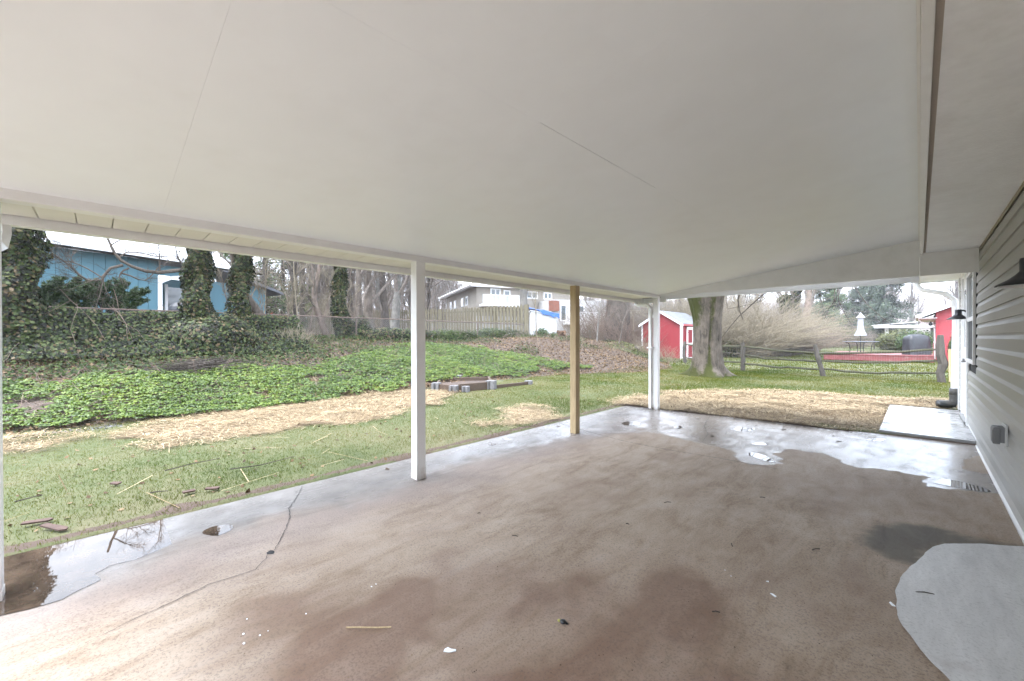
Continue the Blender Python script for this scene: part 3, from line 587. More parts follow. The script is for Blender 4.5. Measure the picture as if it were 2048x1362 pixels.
# part above/below the window
hl(box('window_back', SCREEN, house, SIDX-.002, SIDX+.0, WY0, WY1, WZ0, WZ1))
hl(MB().prism([(SIDX-.03, .012), (SIDX+.02, .012), (SIDX+.02, .165), (SIDX-.012, .165), (SIDX-.014, .06), (SIDX-.03, .05)], 'y', -5, 7.74).build('base_flashing', mat('grey_base_flashing', (.50, .49, .47), .45, .06, 5, .1, dirt=(.3, .27, .22, .5), dscale=4), house))
hl(MB().prism([(SIDX-.014, .10), (SIDX+.02, .10), (SIDX+.02, .165), (SIDX-.012, .165)], 'y', 7.74, 9.0).build('base_flashing', W_TRIM, house))
hl(box('wall_body', VINYL, house, SIDX+.1, 9, -6, 11.0, -.1, 2.46)); hl(box('far_end_wall', VINYL, house, SIDX+.02, 9, 11.0, 11.05, -.1, 2.46))
# top J channel
hl(MB().prism([(SIDX-.022, 2.43), (SIDX-.019, 2.43), (SIDX-.019, 2.468), (SIDX+.01, 2.468), (SIDX+.01, 2.4685), (SIDX-.022, 2.4685)], 'y', -5, 8.98).build('top_channel', mat('tan_channel', (.30, .26, .2), .6, .1), house))
# door with casing (recessed in the white band)
dr = empty('door', None, None); dr.parent = house; dr.location = (-SIDX, -2, 0)
def dbox(nm, mt, *a, **k): return box(nm, mt, dr, *a, **k)
dbox('casing', W_TRIM, SIDX-.030, SIDX+.05, 8.985, 9.11, .10, 2.36); dbox('casing', W_TRIM, SIDX-.030, SIDX+.05, 10.06, 10.19, .10, 2.36); dbox('casing', W_TRIM, SIDX-.032, SIDX+.05, 8.98, 10.195, 2.36, 2.462)
dbox('leaf', W_TRIM, SIDX-.004, SIDX+.04, 9.11, 10.06, .14, 2.36); dbox('glazing', GLASS, SIDX-.010, SIDX-.005, 9.3, 9.87, 1.25, 2.15); dbox('threshold', GALV, SIDX-.05, SIDX+.04, 9.11, 10.06, .098, .14)
MB().lathe([(0, -.03), (.02, -.028), (.026, -.01), (.015, .0), (.012, .03)], (SIDX-.05, 9.2, 1.05), 12).build('handle', GALV, dr, smooth=True)
hl(box('corner_trim', W_TRIM, house, SIDX-.022, SIDX+.10, 10.85, 11.06, .10, 2.46))
for i in range(9): siding_ = None
for c_ in range(NC): siding(10.195, 10.85, Z0+c_*2*CW)
# window
wn = empty('window', None, None); wn.parent = house; wn.location = (-SIDX, -2, 0)
def wb_(nm, mt, *a, **k): return box(nm, mt, wn, *a, **k)
wb_('frame', W_TRIM, SIDX-.045, SIDX, WY0, WY0+.055, WZ0, WZ1, bevel=.004); wb_('frame', W_TRIM, SIDX-.045, SIDX, WY1-.055, WY1, WZ0, WZ1, bevel=.004)
wb_('frame', W_TRIM, SIDX-.044, SIDX, WY0+.055, WY1-.055, WZ0, WZ0+.05); wb_('frame', W_TRIM, SIDX-.044, SIDX, WY0+.055, WY1-.055, WZ1-.05, WZ1)
wb_('sash_rail', W_TRIM, SIDX-.036, SIDX-.003, WY0+.055, WY1-.055, 1.62, 1.675); wb_('pane', GLASS, SIDX-.018, SIDX-.012, WY0+.055, WY1-.055, 1.675, WZ1-.05); wb_('insect_screen', SCREEN, SIDX-.024, SIDX-.018, WY0+.055, WY1-.055, WZ0+.05, 1.62)
wb_('side_channel', DARK, SIDX-.02, SIDX-.001, WY0-.02, WY0-.001, WZ0-.02, WZ1)
# soffit, fascia strip, gutter, roof of the house
hl(box('soffit', W_SOFF, house, .055, SIDX+.02, -5, 7.40, 2.469, 2.485)); hl(box('soffit_slot', mat('brown_gap', (.46, .41, .36), .9, .1), house, .034, .056, -5, 7.40, 2.476, 2.49))
hl(box('fascia', W_TRIM, house, .0, .034, -5, 7.40, 2.455, 2.70, bevel=.003)); hl(box('fascia_lip', W_TRIM, house, -.012, -.001, -5, 7.40, 2.628, 2.6405))
hl(box('soffit', W_SOFF, house, .02, SIDX+.02, 7.462, 11.32, 2.470, 2.485)); hl(box('fascia', W_TRIM, house, -.005, .02, 7.462, 11.34, 2.44, 2.62)); hl(box('rake_board', W_TRIM, house, .02, SIDX+.4, 11.32, 11.345, 2.45, 2.64))
MB().prism([(-.13, 2.60), (-.13, 2.52), (-.10, 2.47), (-.008, 2.47), (-.008, 2.60)], 'y', 8.9, 11.36).build('gutter', W_TRIM, house).location = (-SIDX, -2, 0)
hl(MB().prism([(.0, 2.71), (4.5, 4.1), (9.4, 2.6), (9.4, 2.72), (4.5, 4.22), (-.0, 2.83)], 'y', -6, 11.36).build('roof', SHINGD, house))
# downspout at the house corner
ds = empty('downspout', 'white downspout with S bend at the far house corner above black drain tube', 'downspout', (0, 0, 0))
YD = 11.12
pA = atY(1832, 563, YD); pB = atY(1836, 574, YD); pC = atY(1845, 580, YD); pD = atY(1893, 588, YD); pE = atY(1909, 600, YD); pF = atY(1911, 640, YD); pG = atY(1908, 782, YD)
MB().tube([pA+np.array([0, 0, .06]), pA, pB, pC, pD, pE, pF, pG], .043, 8).build('pipe', W_TRIM, ds, smooth=False)
box('outlet', W_TRIM, ds, pA[0]-.09, pA[0]+.06, YD-.07, YD+.07, pA[2]-.01, pA[2]+.085)
c0 = atY(1908, 779, YD); rim = [c0+np.array([0, 0, .02]), c0-np.array([0, 0, .10])]; MB().tube(rim, [.062, .066], 16).build('adapter', BPLAS, ds, smooth=True)
path = [c0-np.array([0, 0, .10]), c0-np.array([0, .01, .18]), c0-np.array([.015, .02, .26]), c0-np.array([.06, .04, .33]), c0-np.array([.13, .08, .37]), c0-np.array([.22, .13, .39])]
PP = []; RR = []
for i in range(len(path)-1):
    for j in range(6): PP.append(path[i]+(path[i+1]-path[i])*j/6); RR.append(.062+(.009 if (j//1) % 2 else -.006))
for p in PP: p[2] = max(p[2], .165)
MB().tube(PP, RR, 16).build('corrugated_tube', BPLAS, ds, smooth=True)
# ------------------------------------------------------------------ wall lamps and vent
def lampmk(loc, label):
    r = empty('wall_lamp', label, 'lamp', loc, group='barn style wall lamps on the house')
    MB().tube([(.112, 0, .02), (.086, 0, .02)], [.062, .055], 16).build('backplate', BLACK, r, smooth=True)
    MB().tube([(.09, 0, .03), (.06, 0, .055), (.02, 0, .065), (0, 0, .05)], .013, 8).build('arm', BLACK, r, smooth=True)
    MB().lathe([(0, .075), (.034, .072), (.036, .06), (.036, .005), (.050, -.012), (.075, -.035), (.118, -.062), (.120, -.070), (.116, -.069), (.072, -.04), (.04, -.015), (.0, -.01)], (0, 0, 0), 28).build('shade', BLACK, r, smooth=True)
    MB().lathe([(.1185, -.0705), (.113, -.0690), (.070, -.0425), (.037, -.0175), (.0, -.0125)], (0, 0, -.001), 28).build('shade_lining', W_TRIM, r, smooth=True)
    MB().lathe([(0, -.062), (.018, -.056), (.026, -.04), (.022, -.02), (.012, -.012)], (0, 0, 0), 14).build('bulb', mat('frosted_bulb', (.75, .74, .7), .3, .02), r, smooth=True)
    return r
lampmk((.408, 8.93, 1.735), 'black barn wall lamp beside the white door and window')
lampmk((.402, 3.36, 1.735), 'black barn wall lamp with white lining nearest the camera')
vt = empty('dryer_vent', 'grey dryer vent hood on the lower siding', 'vent', (SIDX, 5.22, .605))
box('flange', mat('pale_grey_plastic', (.45, .45, .44), .5, .05), vt, -.032, -.017, -.095, .095, -.085, .085, bevel=.004)
VG = mat('grey_plastic', (.14, .14, .14), .5, .1)
box('duct', VG, vt, -.055, -.032, -.07, .07, -.062, .062); MB().prism([(-.095, -.075), (-.055, -.075), (-.055, .06), (-.09, .06), (-.098, .035)], 'y', -.07, .07).build('hood', VG, vt, bevel=.004)
# ------------------------------------------------------------------ patio roof
proof = empty('patio_roof', 'white painted patio roof with flat ceiling panels, beam and soffit', 'patio roof', (-1.8, 2, 2.4))
def prl(o): o.location = (1.8, -2, -2.4); return o
mS = .12806; YE = 7.40; XB = -3.4613
def cz(x): return 2.201+mS*(x+3.4613)
def cpanel(x0, x1, y0, y1):
    g_ = .0003; MBc = MB(); x0 += g_; x1 -= g_; y0 += g_; y1 -= g_
    v = [(x0, y0, cz(x0)), (x1, y0, cz(x1)), (x1, y1, cz(x1)), (x0, y1, cz(x0))]; v2 = [(a_, b_, c_+.012) for a_, b_, c_ in v]
    MBc.add(v+v2, [(0, 3, 2, 1), (4, 5, 6, 7), (0, 1, 5, 4), (1, 2, 6, 5), (2, 3, 7, 6), (3, 0, 4, 7)]); prl(MBc.build('ceiling_panel', W_CEIL, proof))
YS = -.56
yb = [YS]+[.30+1.2585*k for k in range(0, 7)]; yb[-1] = YE
for a_, b_ in zip(yb[:-1], yb[1:]):
    if b_-a_ > .05: cpanel(XB-.03, -1.346, a_, b_); cpanel(-1.346+(.0022 if 1.5 < a_ < 1.7 else 0), -.001, a_, b_)
mm = MB(); mm.add([(XB-.1, YS, cz(XB-.1)+.014), (.0, YS, cz(.0)+.014), (.0, YE, cz(.0)+.014), (XB-.1, YE, cz(XB-.1)+.014)], [(0, 3, 2, 1)]); prl(mm.build('panel_backing', mat('joint_filler', (.60, .59, .57), .8, .05), proof))
BZ = 2.1444
prl(box('beam', W_TRIM, proof, XB-.10, XB, YS-.04, YE+.06, BZ, 2.34, bevel=.003))
ys = [-.0877+.1648*k for k in range(-30, 46)]
SOFP = mat('vinyl_soffit', (.72, .70, .66), .5, .03, 4, .05, dirt=(.45, .42, .36, .2))
sp = MB(); XD = -3.905
prof = [(XB-.102, BZ+.006), (XD, BZ+.006)]
def soffp(y0, y1):
    q = MB(); g_ = .004; q.add([(XB-.102, y0+g_, BZ+.004), (XD, y0+g_, BZ+.004), (XD, y1-g_, BZ+.004), (XB-.102, y1-g_, BZ+.004), (XB-.102, y0+g_, BZ+.010), (XD, y0+g_, BZ+.010), (XD, y0, BZ+.03), (XB-.102, y0, BZ+.012), (XD, y1, BZ+.03), (XB-.102, y1, BZ+.012)],
      [(0, 1, 2, 3), (0, 7, 6, 1), (3, 2, 8, 9)]); prl(q.build('soffit_panel', SOFP, proof))
for a_, b_ in zip(ys[:-1], ys[1:]):
    if YS-.35 < a_ and b_ < YE+.35: soffp(a_, b_)
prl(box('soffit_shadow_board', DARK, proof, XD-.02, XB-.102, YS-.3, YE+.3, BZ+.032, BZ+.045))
prl(box('eave_fascia', W_TRIM, proof, XD-.035, XD-.012, YS-.3, YE+.32, 2.091, 2.30)); prl(MB().prism([(XD-.037, 2.095), (XD-.11, 2.095), (XD-.145, 2.15), (XD-.145, 2.235), (XD-.037, 2.235)], 'y', YS-.32, YE+.33).build('gutter', W_TRIM, proof))
prl(box('eave_fascia_end', W_TRIM, proof, XD-.03, XB-.0, YE+.3, YE+.32, 2.09, 2.30))
# end board: two lengths butted
for x0, x1 in ((XB+.002, .001), (.004, SIDX-.022)):
    top0, top1 = (cz(x0)+.02, cz(x1)+.02) if x1 < .01 else (2.50, 2.50)
    prl(MB().prism([(x0, 2.184 if x0 > -1 else 2.178), (x1, 2.184), (x1, top1), (x0, top0)], 'y', YE, YE+.04).build('end_board', W_TRIM, proof))
prl(box('outer_rake_board', W_TRIM, proof, XB-.45, -.0, YE+.32, YE+.345, 2.135, 2.30))
prl(MB().prism([(XB-.5, 2.30), (.2, 2.30+mS*3.75+.10), (.2, 2.36+mS*3.75+.10), (XB-.5, 2.36)], 'y', YS-.33, YE+.35).build('roof_sheet', WROOF, proof))
prl(MB().prism([(XB+.002, 2.184), (-.002, 2.184), (-.002, cz(0)+.02), (XB+.002, cz(XB)+.02)], 'y', YS-.04, YS-.001).build('end_board', W_TRIM, proof)); prl(box('outer_rake_board', W_TRIM, proof, XB-.45, -.0, YS-.32, YS-.295, 2.135, 2.30))
# corner downspout beside the far post
dn = [(-3.93, 7.42, 2.12), (-3.93, 7.42, 2.06), (-3.88, 7.41, 2.03), (-3.66, 7.36, 2.02), (-3.595, 7.34, 1.95), (-3.59, 7.34, .07)]
dsp = empty('downspout', 'white rectangular downspout strapped to the far white corner post', 'downspout', (-3.6, 7.34, 0)); MB().tube([(p[0]+3.6, p[1]-7.34, p[2]) for p in dn], .038, 4).build('pipe', W_POST, dsp); box('strap', W_POST, dsp, -.05, .06, -.045, .045, 1.2, 1.225)
def post(y, mt, name, label, z0, grp=None, w=.1, top=2.144, sole=True):
    r = empty(name, label, 'post', (-3.51, y, 0), group=grp)
    if mt is W_POST:
        box('lower_sleeve', mt, r, -w/2, w/2, -w/2, w/2, z0+.002, 1.30, bevel=.003); box('upper_sleeve', mt, r, -w/2-.0012, w/2+.0012, -w/2-.0012, w/2+.0012, 1.285, top-.001, bevel=.003)
        box('foot_cap', W_POST, r, -w/2-.003, w/2+.003, -w/2-.003, w/2+.003, z0, z0+.05)
        MB().tube([(-w/2+.02, -w/2-.006, z0+.03), (-w/2+.02, -w/2, z0+.03)], .004, 8).build('screw', RUST, r)
    else:
        box('timber', mt, r, -w/2, w/2, -w/2, w/2, z0, top-.001, bevel=.004)
    return r
post(-.415, W_POST, 'porch_post', 'white porch post at the near corner of the patio', .004, 'white posts under the patio beam')
post(2.2296, W_POST, 'porch_post', 'white porch post standing between the camera side and the wooden post', .018, 'white posts under the patio beam')
post(7.4066, W_POST, 'porch_post', 'white far corner post with a downspout beside it', .050, 'white posts under the patio beam', .09)
post(4.8264, WOODPT, 'wooden_post', 'bare treated timber post under the patio beam', .034, w=.1, top=2.168 if False else 2.144)
# corner leader bracket in the near top left
br = empty('downspout_elbow', 'white downspout elbow at the near left eave corner', 'downspout', (-3.98, -.40, 1.9))
MB().tube([(0, 0, .2), (0, 0, .14), (.03, -.01, .06), (.24, -.05, -.02), (.35, -.08, -.10), (.36, -.09, -.2), (.36, -.09, -1.87)], .034, 4).build('pipe', W_POST, br)
# ------------------------------------------------------------------ bank vegetation
def hz(x, y): return height(x, y)
g = np.random.default_rng(21)
def greenm(x, y):
    """where the bright ground cover grows: foot of the bank, climbing higher between Y 6 and 14"""
    d = footX(y)-x; top = np.interp(y, [-8, 0, 1.5, 3, 5, 6.5, 8, 10, 11.5, 12.5, 13.5], [2.7, 2.5, 2.3, 2.5, 3.1, 4.2, 4.7, 5.0, 3.6, 1.9, .4])
    low = np.interp(y, [-8, 3, 5, 9, 13.5], [-.35, -.3, .0, .25, .5])
    q = np.minimum(d-low, top-d)+(fbm(x, y, 1.2, 70)-.5)*1.5; return q
n = 62000; x = g.uniform(-15, -9, n); y = g.uniform(-7, 14.5, n); q = greenm(x, y); hole = fbm(x, y, 1.6, 88)
ok = (g.random(n) < sstep(-.1, .25, q)) & (hole < .74) & (footX(y)-x > -.4); 
bed = (x > -11.4) & (x < -8.1) & (y > 6.1) & (y < 9.6); ok &= ~bed | (x < -9.6)
x = x[ok]; y = y[ok]; n = len(x); up = .04+.16*fbm(x, y, 1.7, 90)*g.random(n)**.5+.03; z = hz(x, y)+up
C = np.stack([x, y, z], 1); nl = 5; a = g.uniform(0, 6.28, n)[:, None]+np.arange(nl)[None]*2*np.pi/nl+g.normal(0, .2, (n, nl)); r = .034*g.uniform(.7, 1.4, (n, 1))
D = np.stack([np.cos(a)*.55, np.sin(a)*.55, np.ones_like(a)], -1)+g.normal(0, .25, (n, nl, 3))
CC = C[:, None]+np.stack([np.cos(a)*r, np.sin(a)*r, -.012*np.ones_like(a)], -1)
v = np.clip(g.random((n, 1))*.55+g.random((n, nl))*.2+.45*(fbm(x, y, .55, 33)[:, None]-.25), 0, 1)
leafobj('ground_cover', CC.reshape(-1, 3), D.reshape(-1, 3), .05, GCOV, kind='stuff', v=v.ravel(), g=g, label='bright green low ground cover on the lower bank')
# dead leaves and ivy on the bank
n = 120000; x = g.uniform(-22, -6.8, n); y = g.uniform(-8, 27, n); d = footX(y)-x; ok = (d > -.35+.6*fbm(x, y, 1, 3)) & (greenm(x, y) < .45)
ok &= g.random(n) < np.clip(1.5-.03*np.hypot(x, y), .2, 1)
x = x[ok]; y = y[ok]; n = len(x); C = np.stack([x, y, hz(x, y)+.02+.06*g.random(n)**2], 1)
leafobj('leaf_litter', C, g.normal(size=(n, 3))*.5+np.array([.3, 0, 1]), .075, LITTER, kind='stuff', g=g, label='brown dead leaves covering the bank')
n = 90000; x = g.uniform(-16, -7, n); y = g.uniform(-8, 24, n); d = footX(y)-x; pt_ = fbm(x, y, .7, 101)
dens = np.where(y < 5, sstep(2.0, 3.4, d)*1.1, sstep(.5, .66, pt_)*.75); dens = np.where((y >= 5) & (y < 13), np.maximum(dens, sstep(4.3, 5.2, d)*.85), dens)
ok = (g.random(n) < dens) & (d > .3) & (greenm(x, y) < .5)
x = x[ok]; y = y[ok]; n = len(x); C = np.stack([x, y, hz(x, y)+.04+.13*g.random(n)], 1)
leafobj('bank_ivy', C, g.normal(size=(n, 3))*.5+np.array([.5, 0, 1]), .075, IVYD, kind='stuff', g=g, label='dark ivy creeping over the brown bank')
# dead stems on the bank
n = 1500; x = g.uniform(-15, -9.6, n); y = g.uniform(-6, 20, n); P0 = np.stack([x, y, hz(x, y)+.03], 1)[:, None]; dr_ = nrm(g.normal(size=(n, 3))*np.array([1, 1, .5])+np.array([0, 0, .25]))
Q = P0+dr_[:, None]*np.linspace(0, 1, 5)[None, :, None]*g.uniform(.2, .8, (n, 1, 1))+np.cumsum(g.normal(0, .025, (n, 5, 3)), 1)
V, F_ = tubes(Q, np.full((n, 5), .005)*np.linspace(1, .5, 5), 3); link('dead_stems', npmesh('dead_stems', V, F_), BARKR, kind='stuff', label='tangled dead stems and vines on the bank')
# brush pile left of the middle
n = 420; a = g.normal(0, .45, n); C = np.stack([-11.9+g.normal(0, .22, n), 1.75+g.normal(0, .55, n), np.zeros(n)], 1); C[:, 2] = hz(C[:, 0], C[:, 1])+.03+.22*g.random(n)*np.exp(-((C[:, 1]-1.75)/.7)**2)
d = np.stack([g.normal(0, .35, n), np.cos(a), g.normal(0, .12, n)], 1); Q = C[:, None]+d[:, None]*np.linspace(-.5, .5, 5)[None, :, None]*g.uniform(.4, 1.1, (n, 1, 1))+g.normal(0, .012, (n, 5, 3))
V, F_ = tubes(Q, np.full((n, 5), .006), 3); o_ = link('brush_pile', npmesh('brush_pile', V, F_), BARKD); tag(o_, 'pile of dark cut twigs at the foot of the ivy bank', 'brush pile')

# ------------------------------------------------------------------ chain link fence along the bank top
FX = -15.0; RZ = 2.16
clf = empty('chain_link_fence', 'rusty chain link fence with a top rail along the ivy bank', 'fence', (FX, 5, 1))
def cl_(o): o.location = (-FX, -5, -1); return o
fy = [-9, -5.6, -2.3, .9, 4.35, 6.85, 9.6, 12.8, 16.2]
for y_ in fy[:-1]: cl_(MB().tube([(FX, y_, hz(FX, y_)-.2), (FX, y_, RZ)], .03, 8).build('fence_pole', RUST, clf))
cl_(MB().tube([(FX, -9, RZ), (FX, 4, RZ+.005), (FX, 10, RZ-.01), (FX-.35, 16.4, RZ-.03)], .024, 8).build('top_rail', RUST, clf))
Ls = []; 
for k in range(int(25.5/.075)):
    y0 = -9+k*.075
    for s_ in (1, -1):
        Ls.append([(FX+.03, y0, .95), (FX+.03, y0+s_*1.2, RZ)])
Q = np.array(Ls); Q = np.stack([Q[:, 0]*(1-t_)+Q[:, 1]*t_ for t_ in (0, .5, 1)], 1); V, F_ = tubes(Q, np.full(Q.shape[:2], .0016), 3)
cl_(link('wire_mesh', npmesh('wire_mesh', V, F_), GALV, clf, kind='stuff'))
# ivy covered stretch of the fence = hedge
n = 62000; y = g.uniform(-9, 4.6, n); top = 2.12+.30*(fbm(y, y*0, 1.3, 5)-.5)*2; u = g.random(n); base_x = -12.9
z = 1.0+(top-1.0)*u; x = FX+.45+(1-u)**1.6*1.5+ (fbm(y, z, 1.4, 7)-.5)*.9*(.25+.75*(1-u)) + g.normal(0, .10, n)
back = g.random(n) < .12; x = np.where(back, FX-.2-.2*g.random(n), x); z = np.maximum(z, hz(x, y)+.02)
C = np.stack([x, y, z], 1); D = np.stack([np.ones(n), g.normal(0, .4, n), .6+g.normal(0, .4, n)], 1)
hd = empty('ivy_hedge', 'thick dark ivy wall smothering the chain link fence at left', 'hedge', (FX, -2, 1.0))
V, F_ = leaves(C-np.array([FX, -2, 1.]), D, .075, g); kk = g.random(n) < .30+.75*sstep(.36, .60, fbm(y, z*1.6, 1.5, 41)); F_ = F_[kk]; link('foliage', npmesh('foliage', V, F_, fatt={'v': np.clip(g.random(n)*.9+.1*(u > .93), 0, 1)[kk]}), IVY, hd)
n = 60; y = g.uniform(-9, 4.6, n); P0 = np.stack([FX+1.2-y*0, y, 1.1+y*0], 1)-np.array([FX, -2, 1.]); up_ = np.stack([-.9+g.normal(0, .5, n), g.normal(0, .6, n), .9+.5*g.random(n)], 1)
Q = P0[:, None]+up_[:, None]*np.linspace(0, 1, 6)[None, :, None]+np.cumsum(g.normal(0, .05, (n, 6, 3)), 1)+np.array([.12, 0, 0]); V, F_ = tubes(Q, np.full((n, 6), .005), 3); link('stems', npmesh('stems', V, F_), BARKR, hd, kind='stuff')
sh = MB(); sh.add([(FX-.1, -9, .5), (FX-.1, 4.4, .5), (FX-.1, 4.4, 2.0), (FX-.1, -9, 2.0), (FX+.2, -9, 2.0), (FX+.2, 4.4, 2.0), (FX+1.5, 4.2, .6), (FX+1.5, -9, .6)], [(0, 1, 2, 3), (3, 2, 5, 4), (4, 5, 6, 7)]); ob = sh.build('inner_thatch', LITTER, hd); ob.location = (-FX, 2, -1.0)
n = 16000; y = g.uniform(-9, 4.6, n); u = g.random(n); z = .85+1.2*u**1.4; x = FX+.3+(1-u)**1.6*1.6+g.normal(0, .1, n); V, F_ = leaves(np.stack([x-FX, y+2, z-1.], 1), g.normal(size=(n, 3))+np.array([1, 0, .4]), .07, g); link('dead_leaves', npmesh('dead_leaves', V, F_, fatt={'v': g.random(n)*.8}), LITTER, hd)
# ------------------------------------------------------------------ ivied trunks on the bank top
def ivt(px, X, h, r, n, label, lean=(0, 0), thick=.16, z1=None, **kw):
    p = atX(px, 640, X); b_ = (p[0], p[1], hz(p[0], p[1]))
    return tree(label, b_, h, r, bark=BARKD, name='ivy_clad_tree', ivy=(.0, z1 or h*.75, n, thick, .09), lean=lean, nb=9, lv=2, fork=.45, n2=5, **kw)
ivt(38, -14.3, 7.5, .26, 15000, 'thick tree smothered in ivy beside the white corner post', thick=.22)
ivt(402, -14.6, 6.8, .20, 14000, 'ivy covered trunk standing right of the blue house wall', thick=.19, lean=(.0, -.02))
ivt(481, -14.8, 6.5, .16, 9000, 'narrow ivy covered trunk beside the leaning brown trunk', thick=.17)
ivt(684, -15.3, 7, .14, 9000, 'ivy covered trunk between the pinkish bare trunk and the big twin trunks', thick=.16)
# extra mass of ivy at the foot of trunk B and D and a low mound
def mound(label, px, X, rx, ry, rz_, n, mt=IVY, size=.085, name='ivy_mound', cat='ivy'):
    p = atX(px, 660, X); zb = float(hz(p[0], p[1])); C, d = cloud(n, (0, 0, rz_*.35), (rx, ry, rz_), g, .55); C = C*(1+.25*(vnoise(C[:, 0], C[:, 1]+C[:, 2], 3, 5)-.5)[:, None])
    r_ = empty(name, label, cat, (p[0], p[1], zb)); k = C[:, 2] > -.1; leafobj('foliage', C[k], d[k]+np.array([.4, 0, .5]), size, mt, r_, g); return r_
mound('ivy mound at the foot of the ivy covered trunk by the blue house', 430, -13.9, .9, 1.1, .8, 6000); mound('low ivy clump at the base of the twin trunks', 722, -15.2, .35, .5, .75, 2200); mound('dark ivy heap on the bank behind the middle post', 800, -15.1, .6, 2.2, .38, 5200)
mound('dark leafy tangle at the foot of the board fence', 1000, -15.3, .5, 2.4, .45, 4200, IVYD, .08); mound('dark leafy tangle at the fence end', 905, -15.1, .5, 1.6, .42, 3200, IVYD, .08)
# leaning trunk
def curvedtree(label, pts, r, bark, name='bare_tree', twigs=True, nb=7, ln=1.6, group=None, rtip=.4, tw=None):
    P = np.array(pts, float); b_ = P[0].copy(); P = P-b_; root = empty(name, label, 'tree', tuple(b_), group=group); S = 12; t = np.linspace(0, 1, len(P)); tt = np.linspace(0, 1, S)
    Q = np.stack([np.interp(tt, t, P[:, i]) for i in range(3)], 1)[None]; Q[0, 1:-1] = (Q[0, :-2]+Q[0, 1:-1]*2+Q[0, 2:])/4; R_ = (r*np.linspace(1, rtip, S))[None]
    V, F_ = tubes(Q, R_, 8); link('trunk', npmesh('trunk', V, F_, smooth=True), bark, root)
    if twigs:
        a1, r1 = grow(Q, R_, nb, ln, .9, 6, .3, 1, .35, .2, .45, .012, g); a2, r2 = grow(a1, r1, 6, ln*.5, .9, 5, .2, 1, .2, .25, .5, .006, g); a3, r3 = grow(a2, r2, 4, ln*.3, .9, 4, .2, 1, .1, .25, .5, .004, g)
        V, F_ = join([tubes(a1, r1, 5), tubes(a2, r2, 3), tubes(a3, r3, 3)]); link('branches', npmesh('branches', V, F_), tw or TWIG, root)
    return root
def XP(L, X): return [atX(a_, b_, X) for a_, b_ in L]
curvedtree('leaning brown trunk crossing behind the narrow ivy trunk', XP([(548, 668), (520, 632), (494, 594), (476, 560), (462, 500)], -15.5), .17, BARK, nb=4)
curvedtree('pinkish crooked bare trunk left of the rusty fence pole', XP([(655, 675), (645, 650), (632, 615), (626, 590), (634, 560), (642, 530), (640, 470)], -15.6), .13, BARKP)
# branch sweeping in front of the blue house
rt = curvedtree('bare grey tree whose branch sweeps across the blue wall', XP([(400, 640), (396, 580), (388, 540)], -15.1)+XP([(372, 539), (345, 540), (320, 549), (290, 543), (262, 533), (240, 522), (228, 508), (221, 488), (210, 465)], -14.9), .07, BARK, nb=0, twigs=False, rtip=.35)
def sub(parent, pts, r, k=5, nm='branch', mt=None, tw=8, ln=.7, base=None):
    P = np.array(pts)-np.array(parent.location); S = 8; t = np.linspace(0, 1, len(P)); tt = np.linspace(0, 1, S); Q = np.stack([np.interp(tt, t, P[:, i]) for i in range(3)], 1)[None]; R_ = (r*np.linspace(1, .4, S))[None]
    bits = [tubes(Q, R_, k)]
    if tw: a1, r1 = grow(Q, R_, tw, ln, .8, 6, .15, 1, .05, .22, .4, .006, g); a2, r2 = grow(a1, r1, 5, ln*.5, .8, 5, .1, 1, .05, .25, .5, .003, g); a3, r3 = grow(a2, r2, 3, ln*.3, .8, 4, .1, 1, .0, .25, .5, .0025, g); bits += [tubes(a1, r1, 4), tubes(a2, r2, 3), tubes(a3, r3, 3)]
    V, F_ = join(bits); link(nm, npmesh(nm, V, F_), mt or BARK, parent)
sub(rt, XP([(246, 530), (228, 532), (212, 542), (205, 556), (208, 560), (190, 560), (172, 562), (160, 552), (150, 540), (130, 522), (110, 510)], -14.8), .04, ln=.9, tw=14)
sub(rt, XP([(258, 536), (245, 542), (238, 552), (246, 566)], -14.8), .025, ln=.4, tw=3); sub(rt, XP([(240, 546), (258, 550), (286, 563), (300, 555), (316, 535)], -14.85), .025, ln=.5, tw=6)
sub(rt, XP([(236, 518), (250, 504), (280, 505), (320, 515), (350, 510)], -14.9), .02, ln=.7, tw=9); sub(rt, XP([(320, 548), (318, 500), (312, 470)], -15.), .02, ln=.6, tw=6); sub(rt, XP([(205, 556), (180, 540), (150, 525), (120, 520), (85, 505)], -14.9), .018, ln=.8, tw=12)
sub(rt, XP([(222, 490), (240, 480), (262, 470)], -14.9), .02, ln=.6, tw=5); sub(rt, XP([(370, 536), (355, 515), (350, 490)], -15.), .03, ln=.6, tw=6)
